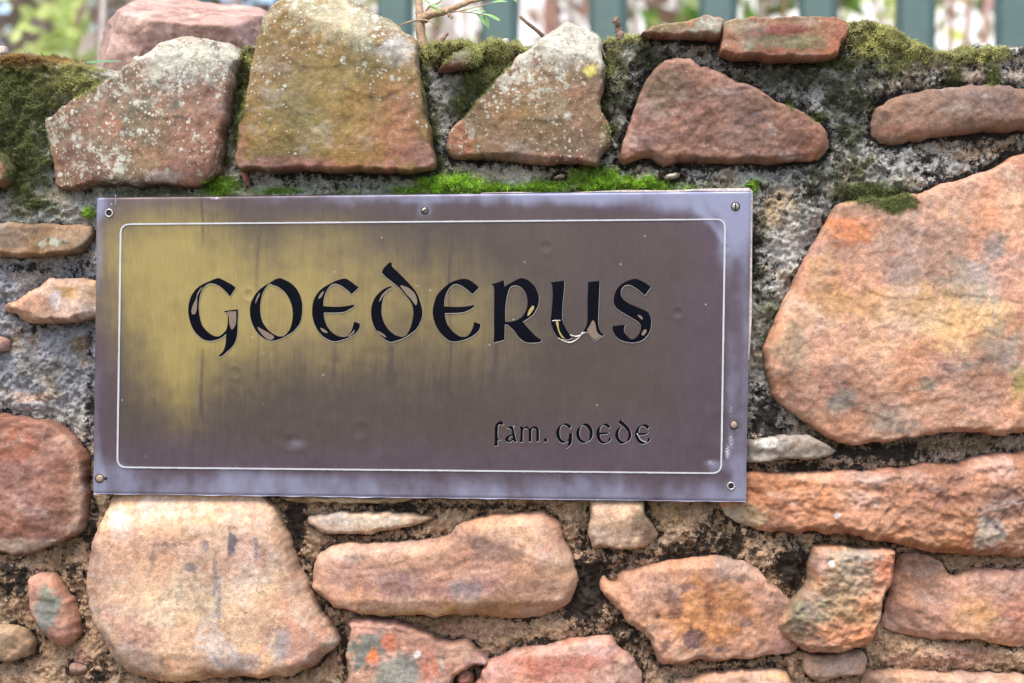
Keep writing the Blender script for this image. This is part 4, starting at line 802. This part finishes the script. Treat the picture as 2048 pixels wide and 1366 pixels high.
for ls in ([outline(FL, os_, ks)], [outline(AL, os_, ks), outline(AH, os_, ks)], [outline(ML, os_, ks)], [outline([(710, 315, 1), (745, 315, 1), (745, 352, 1), (710, 355, 1)], os_, ks)],
           [outline(GL, os_, ks, (143, 303, 682, 1150), (843, 146, 1022, 422))], [outline(OL, os_, ks, (808, 305, 1373, 980), (1065, 148, 1250, 368)), outline(OH, os_, ks, (808, 305, 1373, 980), (1065, 148, 1250, 368))],
           [outline(EL, os_, ks, (1480, 308, 1995, 985), (1288, 150, 1450, 374))], [outline(DL, os_, ks, (120, 130, 672, 990), (1497, 104, 1676, 376))], [outline(E2, os_, ks, (785, 312, 1300, 988), (1716, 158, 1884, 378))]):
    lt = filled('letter', ls, M_ENAMEL, plaque, YP - 0.0003, 0.0007)
    filled('letter_rim_highlight', [l + np.array([.4, .7]) for l in ls], M_RIM, lt, YP - 0.0001, 0.0009, offset=0.00014)  # same painted lower-edge highlight around the small letters
filled('backing_board', [np.array([(955, 392), (962, 386), (1030, 384), (1120, 386), (1250, 380), (1330, 381), (1420, 377), (1498, 376), (1505, 383), (1504, 500), (1503, 640), (1498, 720), (1480, 700), (1400, 420), (1200, 420), (1000, 420)], float)], M_BACK, plaque, YP + .0042, .0018)
# engraved border line
def rrect(pts, r, n=7):
    out = []
    P = np.array(pts, float)
    for i in range(4):
        a, b, c = P[i - 1], P[i], P[(i + 1) % 4]
        d1 = (a - b) / np.linalg.norm(a - b); d2 = (c - b) / np.linalg.norm(c - b)
        for t in np.linspace(0, 1, n):
            q0, q1 = b + d1 * r, b + d2 * r
            out.append(q0 * (1 - t) ** 2 + 2 * b * t * (1 - t) + q1 * t ** 2)
    return np.array(out)
RQ = [(240, 447), (1452, 437), (1444, 948), (233, 936)]
outer = resample(rrect(RQ, 20), 5); cen = outer.mean(0)
outer = outer + .15 * RNG.normal(size=outer.shape)
inn = rrect([(243.6, 450), (1448.4, 440), (1440.6, 945), (236.6, 933)], 16); inn = resample(inn, 5)
filled('border_line', [outer, inn], M_LINE, plaque, YP - 0.0003, 0.0009)
# scratches and nicks
def lines(name, P, r, mat, y=YP - .0003):
    V, F = tube(P3(catmull(P, 5), y), r * PXM, 6)
    return mesh_np(name, V, F, mat, plaque)
lines('scratch', [(1116, 676), (1130, 683), (1142, 685), (1156, 677), (1166, 664)], 1.6, M_RIM)
lines('scratch', [(1140, 670), (1152, 673), (1162, 670), (1170, 664)], 1.4, M_RIM)
lines('scratch', [(1104, 642), (1112, 641), (1121, 641)], .9, M_RIM, YP - .0009)
lines('scratch', [(231, 390), (232, 402), (230, 412)], .8, M_RIM)
lines('scratch', [(1274, 842 + 25), (1282, 880), (1294, 885)], 1.1, M_RIM, YP - .0007)
# screws; dark discs, rings and slot bars painted in for hollow shade
def disc(x, y, r, Y, n=20, dome=0.0):
    c = pt(x, y, Y); V = [np.array(c) - np.array([0, dome, 0])]; F = []
    for ring, (f, h) in enumerate(((.55, .75), (.9, .25), (1.0, -.9))):
        for k in range(n):
            a = 2 * math.pi * k / n; V.append(np.array(c) + r * PXM * f * np.array([math.cos(a), 0, math.sin(a)]) - np.array([0, dome * h, 0]))
    for k in range(n):
        F.append((0, 1 + k, 1 + (k + 1) % n))
        for g_ in (0, 1):
            a, b = 1 + g_ * n + k, 1 + g_ * n + (k + 1) % n
            F += [(a, a + n, b + n), (a, b + n, b)]
    return np.array(V), np.array(F)
def ring(x, y, r, w, Y, mat, name, parent=None):
    an = np.linspace(0, 2 * math.pi, 25); P = np.stack([x + r * np.cos(an), y + r * np.sin(an)], 1)
    V, F = tube(P3(P, Y), w * PXM, 6); return mesh_np(name, V, F, mat, parent or plaque)
def child(o, par):
    o.parent = par; o.location = o.location - par.location
for x, y, r, mat, slot in ((849, 421, 6.5, M_SCREW, 35), (1471, 413, 8, M_SCREW, 92), (1468, 850, 7.5, M_RUST, None), (199, 957, 8, M_RUST, None)):
    V, F = disc(x, y, r, YP - .0007, dome=.0009)
    sc_ = mesh_np('screw', V, F, mat, plaque)
    ring(x, y, r + .5, .8, YP - .0002, M_HOLE_SHADE, 'screw_recess_shade')
    if slot is not None:
        a = rad(slot); d = np.array([math.cos(a), -math.sin(a)]) * r * .85
        V, F = tube(P3([(x - d[0], y - d[1]), (x, y), (x + d[0], y + d[1])], YP - .0017), 1.3 * PXM, 6)
        child(mesh_np('slot', V, F, M_HOLE_SHADE, plaque), sc_)  # dark bar standing for the shade in the slot
for x, y, r in ((218, 426, 6.2), (1462, 972, 6.0), (211, 957, 3.4)):
    V, F = disc(x, y, r, YP - .00045, dome=.0001)
    h = mesh_np('screw_hole_shade', V, F, M_HOLE_SHADE, plaque)  # no opening here: a dark disc stands for the shaded hole
    if r > 5: ring(x, y, r + .9, 1.6, YP - .0005, M_RIM, 'hole_rim')

# ------------------------------------------------------------------ the rock resting on the wall top
def rock(name, c, r, cols, seed, planes, sub=6):
    bm = bmesh.new(); bmesh.ops.create_icosphere(bm, subdivisions=sub, radius=1.0)
    D = np.array([v.co[:] for v in bm.verts]); F = np.array([[v.index for v in f.verts] for f in bm.faces]); bm.free()
    q = D.copy()
    R = np.ones(len(D)) * 1.25
    for n, h in planes:
        n = np.array(n, float); n /= np.linalg.norm(n); dn = D @ n
        R = np.minimum(R, np.where(dn > .05, h / np.maximum(dn, .05), 9))
    R = R * (1 + .08 * fbm(q, 1.6, 2, seed=seed) + .035 * fbm(q, 5, 4, .55, seed=seed + 1) + .014 * fbm(q, 18, 3, .6, seed=seed + 2))
    V = D * R[:, None] * np.array(r) + np.array(c)
    C = np.tile(alb(cols[0]), (len(V), 1))
    for i, cc in enumerate(cols[1:]):
        w = sstep(-.05, .3, fbm(q, 2.2 + i, 4, .6, seed=seed + 5 + i))[:, None]; C = C * (1 - w) + alb(cc) * w
    Mk = np.column_stack([np.full(len(V), .0), np.zeros(len(V)), np.zeros(len(V))])
    return mesh_np(name, V, F, M_STONE, None, origin=(c[0], c[1], V[:, 2].min()), attrs={'Col': C, 'Mask': Mk})
bc = pt(375, 88, 0.15)
tag(rock('boulder', (bc.x, 0.15, bc.z), (.070, .075, .052), ((176, 140, 122), (196, 162, 144), (146, 112, 98)), 3.3,
         [((-1, -.5, .15), .92), ((-.55, -1, -.1), .88), ((.15, -1, -.35), .78), ((.12, -.5, .86), .54), ((1, -.4, .1), .95), ((.1, .2, 1), .84), ((-.8, -.2, .8), .92), ((0, 0, -1), .75), ((.7, -.6, -.5), .95), ((.75, -.3, .75), .98)]),
    'pinkish red broken boulder with a sunlit top resting on the wall top', 'boulder')

# ------------------------------------------------------------------ sapling, twigs and leaves on the wall top
def branch(parent, name, pts, r, mat, seg=8, wob=.06, kids=None):
    W = np.array([pt(x, y, Y)[:] for x, y, Y in pts]); W = catmull(W, 6)
    rr = np.interp(np.linspace(0, 1, len(W)), np.linspace(0, 1, len(r)), r) * PXM
    V, F = tube(W, rr, seg, wob)
    return mesh_np(name, V, F, mat, parent, origin=W[0])
def leaf_mesh(name, base, d, up, ln, wd, c, parent, mat=None, fold=.25, n=5):
    d = Vector(d).normalized(); s = d.cross(Vector(up)).normalized(); nn = s.cross(d)
    V = []; F = []
    for i in range(n + 1):
        t = i / n; w = wd * (math.sin(math.pi * min(t * .92 + .06, 1)) ** .8) * .5
        p = Vector(base) + d * ln * t - nn * (ln * .18 * t * t)
        V += [p - s * w + nn * w * fold, p, p + s * w + nn * w * fold]
    for i in range(n):
        a = 3 * i; F += [(a, a + 1, a + 4, a + 3), (a + 1, a + 2, a + 5, a + 4)]
    V = np.array([v[:] for v in V]); C = np.tile(np.array(c), (len(V), 1)); C[1::3] *= 1.25
    return mesh_np(name, V, F, mat or M_LEAF, parent, origin=np.array(base), attrs={'Col': C})
b0 = pt(846, 98, .03)
sap = empty('sapling', b0, 'leafy sapling with pale brown stem sprouting from the mossy wall top', 'sapling')
branch(sap, 'stem', [(848, 100, .03), (842, 70, .03), (840, 40, .032), (838, 10, .035), (833, -40, .04), (830, -120, .05)], [14, 10.5, 9.5, 8, 7, 5], M_BARK)
branch(sap, 'branch', [(846, 40, .03), (862, 28, .025), (890, 22, .02), (918, 12, .02), (945, 2, .02), (990, -6, .02), (1040, -30, .02)], [10, 9, 7.5, 6, 4.5, 3, 2], M_BARK)
branch(sap, 'branch', [(800, 50, .02), (818, 44, .022), (838, 40, .025), (858, 42, .02), (870, 50, .015), (877, 58, .015)], [1.2, 1.8, 2, 1.6, 1.2, .8], M_BARK)
branch(sap, 'branch', [(896, 25, .02), (930, 20, .015), (960, 12, .01), (985, 5, .01)], [2.2, 1.6, 1.2, .8], M_BARK)
branch(sap, 'branch', [(900, 22, .02), (925, 24, .012), (945, 26, .008), (975, 31, .004)], [1.6, 1.2, 1, .7], M_BARK)
branch(sap, 'branch', [(848, 30, .03), (858, 14, .03), (876, 6, .03), (890, -6, .03)], [3, 2.4, 2, 1.5], M_BARK)
for x, y in ((897, 30), (902, 34), (893, 22)):
    branch(sap, 'bud', [(x, y - 4, .018), (x + 1, y, .016), (x, y + 4, .015)], [2, 4, 1.5], M_BARK)
LG = lin((150, 190, 120))
for (x, y, dx, dz, ln, wd) in ((940, 24, 1, .1, 34, 9), (952, 26, .75, -.75, 34, 9), (965, 28, 1, -.2, 38, 9), (930, 22, .9, .35, 28, 7), (975, 31, .9, -.35, 30, 8), (972, 32, .25, -1, 26, 8), (858, 12, .9, .1, 30, 8), (862, 10, -.6, .5, 26, 7), (860, 14, .9, -.3, 22, 7), (985, 5, 1, .2, 30, 8), (850, 2, .7, .6, 28, 8), (880, 4, .8, .7, 26, 8), (870, 16, .7, -.5, 16, 6), (1010, -10, .9, -.4, 30, 9)):
    leaf_mesh('leaf', pt(x, y, .008), (dx, RNG.uniform(-.5, .1), dz), (0, -.6, .8), ln * PXM, wd * PXM, LG * RNG.uniform(.7, 1.15), sap)
tw = branch(None, 'dead_twig', [(1086, 72, .04), (1070, 58, .035), (1052, 44, .03), (1040, 33, .03)], [4.5, 4, 3.6, 3], M_TWIG)
tag(tw, 'short bare dead twig leaning against the lichen-spotted pointed stone', 'twig')
tw = branch(None, 'twig_stub', [(1240, 82, .012), (1239, 66, .012), (1236, 54, .012), (1233, 44, .01), (1233, 35, .01)], [9, 8, 6, 7.5, 5], M_TWIG, wob=.2)
tag(tw, 'stubby broken twig standing upright in moss beside the thin top slab', 'twig')
tw = branch(None, 'dead_twig', [(872, 92, .01), (884, 80, .01), (894, 66, .012)], [6, 5, 4], M_TWIG, wob=.15)
tag(tw, 'stubby brown twig lying in moss beside the sapling stem', 'twig')
tw = branch(None, 'dry_stalk', [(1212, 118, .0), (1206, 100, .002), (1200, 84, .004)], [.8, .8, .5], M_TWIG)
tag(tw, 'thin dry stalk at the right edge of the pointed stone', 'stalk')
lf = leaf_mesh('fallen_leaf', pt(243, 122, .05), (-1, -.1, .10), (0, -.35, 1), 98 * PXM, 20 * PXM, lin((110, 150, 110)), None, fold=-.3, n=9)
tag(lf, 'long glossy green leaf lying on the wall beside the boulder', 'leaf')
for i, (x, y, r) in enumerate(((6, 100, 9), (72, 131, 5), (1012, 82, 6))):
    p = pt(x, y, .03)
    ob = rock('pebble', (p.x, .03, p.z), (r * PXM,) * 3, ((205, 196, 178), (176, 150, 130)), 5.5 + i, [((0, 0, 1), .8), ((1, -.4, .2), .9), ((-.5, -1, .1), .85)], sub=3)
    tag(ob, ['pale pebble sunk in rust-coloured moss at the wall top', 'tiny pebble on the front lip of the rust-coloured moss', 'small pebble on the moss beside the small brick'][i], 'pebble')

# ------------------------------------------------------------------ behind the wall: raised bed, fence, shrubs
def box(a, b):
    a, b = np.array(a, float), np.array(b, float)
    V = np.array([(x, y, z) for x in (a[0], b[0]) for y in (a[1], b[1]) for z in (a[2], b[2])])
    return V, np.array([(0, 1, 3, 2), (4, 6, 7, 5), (0, 4, 5, 1), (2, 3, 7, 6), (0, 2, 6, 4), (1, 5, 7, 3)])
def ground_mat():
    k = NT('paving_earth'); n = k.noise(14, 6, .65); n2 = k.noise(3, 3)
    c = k.mix(n, (.10, .08, .06), (.17, .14, .11)); c = k.mix(k.ramp(n2, .4, .65), c, (.12, .10, .08))
    return k.out(c, .95, k.bump(n, .6, .01))
V = np.array([(-300, -300, 0), (300, -300, 0), (300, .05, 0), (-300, .05, 0)]); tag(mesh_np('ground', V, [(0, 1, 2, 3)], ground_mat(), None, False), kind='structure')
k = NT('bed_soil'); n = k.noise(30, 6, .7); SOIL = k.out(k.mix(n, (.06, .045, .03), (.15, .11, .075)), .98, k.bump(n, .8, .02))
BEDZ = 0.90
V = np.array([(-300, .25, BEDZ), (300, .25, BEDZ), (300, 300, BEDZ), (-300, 300, BEDZ), (-300, .25, 0), (300, .25, 0)])
tag(mesh_np('garden_bed', V, [(0, 1, 2, 3), (4, 5, 1, 0)], SOIL, None, False), kind='structure')

M_FENCE = simple('green_fence_paint', (.066, .112, .098), .5, 0, .12, 30, .1, .001, .5)
FY = 1.35
f0 = pt(1200, 0, FY)
fence = empty('palisade_fence', (f0.x, FY, BEDZ), 'dark green metal palisade fence standing behind the stone wall', 'fence')
prof = np.array([(-.031, .020), (-.027, .020), (-.020, .003), (.018, .003), (.030, .014), (.034, .011), (.020, -.001), (-.022, -.001)])
prof *= np.array([.92, 1])
for i, xp in enumerate([373, 580, 787, 997, 1215, 1436, 1637, 1833, 2032, 2240, 2445, 2650]):
    xx = pt(xp, 30, FY).x; zt = BEDZ + 1.15
    V = np.array([(xx + a, FY + b, z) for z in (BEDZ - .05, zt) for a, b in prof] + [(xx, FY + .004, zt + .05)])
    n = len(prof); F = [(k, (k + 1) % n, n + (k + 1) % n, n + k) for k in range(n)] + [(n + k, n + (k + 1) % n, 2 * n, 2 * n) for k in range(n)]
    F = [t for f in F for t in ((f[0], f[1], f[2]), (f[0], f[2], f[3])) if len(set(t)) == 3]
    mesh_np('slat', V, F, M_FENCE, fence, False)
xl, xr = pt(330, 0, FY).x, pt(2700, 0, FY).x
for z in (BEDZ + .06, BEDZ + .95):
    V, F = box((xl, FY + .022, z), (xr, FY + .055, z + .045)); mesh_np('rail', V, F, M_FENCE, fence, False)
V, F = box((xl - .02, FY + .058, BEDZ - .05), (xl + .05, FY + .12, BEDZ + 1.25)); mesh_np('post', V, F, M_FENCE, fence, False)

def shrub(name, c, r, n, lsz, cols, label, cat, stems=5, stem_col=None, trunk_r=.012, gaps=.0, group=None):
    c = np.array(c, float); r = np.array(r, float)
    root = empty(name, (c[0], c[1], BEDZ), label, cat, group)
    D = RNG.normal(size=(n, 3)); D /= np.linalg.norm(D, axis=1)[:, None]
    rr = RNG.uniform(.25, 1, n) ** .5
    P = c + D * rr[:, None] * r * (1 + .35 * fbm(D, 2.1, 2, seed=c[0] * 3 + c[1]))[:, None]
    keep = fbm(P, 4.2, 2, seed=c[1]) > gaps - .35
    P = P[keep]; n = len(P)
    d = RNG.normal(size=(n, 3)) + np.array([0, 0, -.3]); d /= np.linalg.norm(d, axis=1)[:, None]
    s = np.cross(d, RNG.normal(size=(n, 3))); s /= np.linalg.norm(s, axis=1)[:, None]
    l = lsz * RNG.uniform(.6, 1.3, n)[:, None]; w = l * .24
    V = np.stack([P, P + d * l * .45 + s * w, P + d * l, P + d * l * .45 - s * w], 1).reshape(-1, 3)
    ci = RNG.integers(0, len(cols), n); cc = np.array([lin(x) for x in cols])[ci] * RNG.uniform(.7, 1.2, n)[:, None]
    mesh_np('crown', V, np.arange(4 * n).reshape(-1, 4), M_LEAF, root, False, attrs={'Col': np.repeat(cc, 4, 0)})
    for k in range(stems):
        a = RNG.uniform(-.5, .5, 2) * r[:2]
        pts = np.array([(c[0] + a[0] * .25, c[1] + a[1] * .25, BEDZ - .05), (c[0] + a[0] * .6 + .03 * RNG.normal(), c[1] + a[1] * .6, (BEDZ + c[2]) / 2), (c[0] + a[0] * 1.3, c[1] + a[1] * 1.3, c[2] + r[2] * .6)])
        V, F = tube(catmull(pts, 5), np.linspace(trunk_r, trunk_r * .4, 11), 7, .08)
        mesh_np('stem', V, F, stem_col or M_BARK, root)
    return root
def at(x, y, Y): return pt(x, y, Y)
M_PALEST = simple('pale_grey_stem', (.55, .46, .42), .8, 0, .2, 40, .3, .004)
M_REDST = simple('red_stem', (.42, .22, .18), .7, 0, .2, 40, .3, .004)
DULL = [(172, 150, 136), (140, 124, 110), (196, 180, 168), (150, 140, 116)]
p = at(-110, 30, 2.1); shrub('shrub', (p.x, 2.1, p.z + .1), (.19, .25, .5), 1500, .06, DULL, 'dull olive brown shrub at the outer side of the slender pale stem', 'shrub', 5, M_PALEST, gaps=.2)
p = at(320, 30, 2.2); shrub('shrub', (p.x, 2.2, p.z + .1), (.15, .2, .45), 900, .06, DULL, 'greyish brown shrub between the slender pale stem and the fence end', 'shrub', 5, M_PALEST, gaps=.2)
p = at(105, 60, 4.2); shrub('shrub', (p.x, 4.2, p.z + .0), (.13, .2, .32), 4500, .035, [(236, 242, 176), (240, 244, 200), (222, 236, 150)], 'bright lime shrub in sun beyond the left end of the fence', 'shrub', 4)
p = at(330, 0, 5.0); shrub('shrub', (p.x - .4, 5.0, p.z + .2), (1.3, .5, 1.1), 5200, .10, [(160, 142, 128), (186, 168, 152), (136, 126, 104)], 'wide dark brown hedge shrub far behind the boulder', 'shrub', 6)
p = at(900, 20, 2.7); shrub('shrub', (p.x, 2.7, p.z + .05), (.34, .3, .5), 900, .08, [(206, 200, 170), (170, 146, 130), (236, 232, 222), (150, 156, 110)], 'pale dusty shrub behind the fence beside the sapling', 'shrub', 5, M_PALEST, gaps=.42)
p = at(1110, 20, 3.1); shrub('shrub', (p.x, 3.1, p.z), (.34, .3, .45), 900, .08, [(196, 164, 150), (190, 200, 130), (160, 130, 112), (190, 190, 150)], 'reddish and green shrub behind the fence above the pointed stone', 'shrub', 5, M_REDST, gaps=.4)
p = at(1340, 30, 3.2); shrub('shrub', (p.x, 3.2, p.z), (.36, .3, .45), 900, .08, [(196, 176, 166), (240, 228, 224), (160, 130, 116), (226, 214, 206)], 'greyish pink shrub behind the fence above the thin slab', 'shrub', 6, M_PALEST, gaps=.42)
p = at(1545, 15, 3.0); shrub('shrub', (p.x, 3.0, p.z), (.28, .25, .35), 800, .09, [(110, 160, 60), (140, 180, 90), (180, 190, 140)], 'fresh green shrub behind the fence above the layered slab', 'shrub', 4, gaps=.36)
p = at(1740, 10, 4.0); shrub('shrub', (p.x, 4.0, p.z - .1), (.36, .3, .4), 700, .08, [(206, 214, 110), (220, 226, 160), (190, 200, 110)], 'yellow green shrub in full sun behind the fence', 'shrub', 4, gaps=.4)
p = at(1930, 40, 2.9); shrub('shrub', (p.x, 2.9, p.z), (.3, .3, .45), 800, .08, [(196, 156, 136), (236, 226, 200), (170, 166, 110), (226, 180, 180)], 'pinkish brown shrub behind the fence with red stems', 'shrub', 5, M_REDST, gaps=.42)
p = at(2200, 0, 3.4); shrub('shrub', (p.x, 3.4, p.z + .1), (.5, .3, .6), 1200, .08, [(120, 140, 80), (160, 150, 110)], 'mid green shrub behind the far fence slats beside the long brown stone', 'shrub', 5, gaps=.3)
p = at(1500, 60, 7.5); shrub('shrub', (p.x, 7.5, p.z - .75), (3.2, .5, .75), 2600, .13, [(240, 236, 216), (226, 230, 190), (240, 226, 214), (196, 186, 160)], 'low pale sunlit hedge running far behind the fence', 'hedge', 8, gaps=.3)
a, b = at(620, 0, 9.0), at(3400, 0, 9.0)  # white wall added so the gaps between the slats read bright
V, F = box((a.x, 9.0, BEDZ - .1), (b.x, 9.3, BEDZ + 3.4)); hw = empty('backdrop_wall', (a.x, 9.0, BEDZ), 'added white backdrop wall far behind the fence, brightening the gaps between slats', 'wall')
mesh_np('backdrop_face', V, F, simple('backdrop_white', (.78, .76, .72), .9, 0, .05, 6, .2, .004), hw, False)
V, F = box((a.x - .15, 8.85, BEDZ + 3.4), (b.x + .15, 9.45, BEDZ + 3.5)); mesh_np('backdrop_coping', V, F, simple('backdrop_coping_white', (.6, .57, .52), .9), hw, False)
for (x0, x1, Y, w, mat, nm, lb) in ((190, 200, 1.75, 7, M_PALEST, 'bare_stem', 'slender pale bare stem beyond the left end of the fence'), (1880, 1905, 1.8, 5, M_REDST, 'red_stem', 'upright red stem behind the fence above the long brown stone')):
    a, b = at(x0, 300, Y), at(x1, -400, Y); m_ = (a + b) / 2 + Vector((.012, 0, 0))
    V, F = tube(catmull(np.array([(a.x, Y, BEDZ - .02), m_[:], b[:]]), 6), np.linspace(w * 1.1, w * .8, 13) * PXM * 2, 8, .04)
    tag(mesh_np(nm, V, F, mat, None, origin=(a.x, Y, BEDZ)), lb, 'stem')
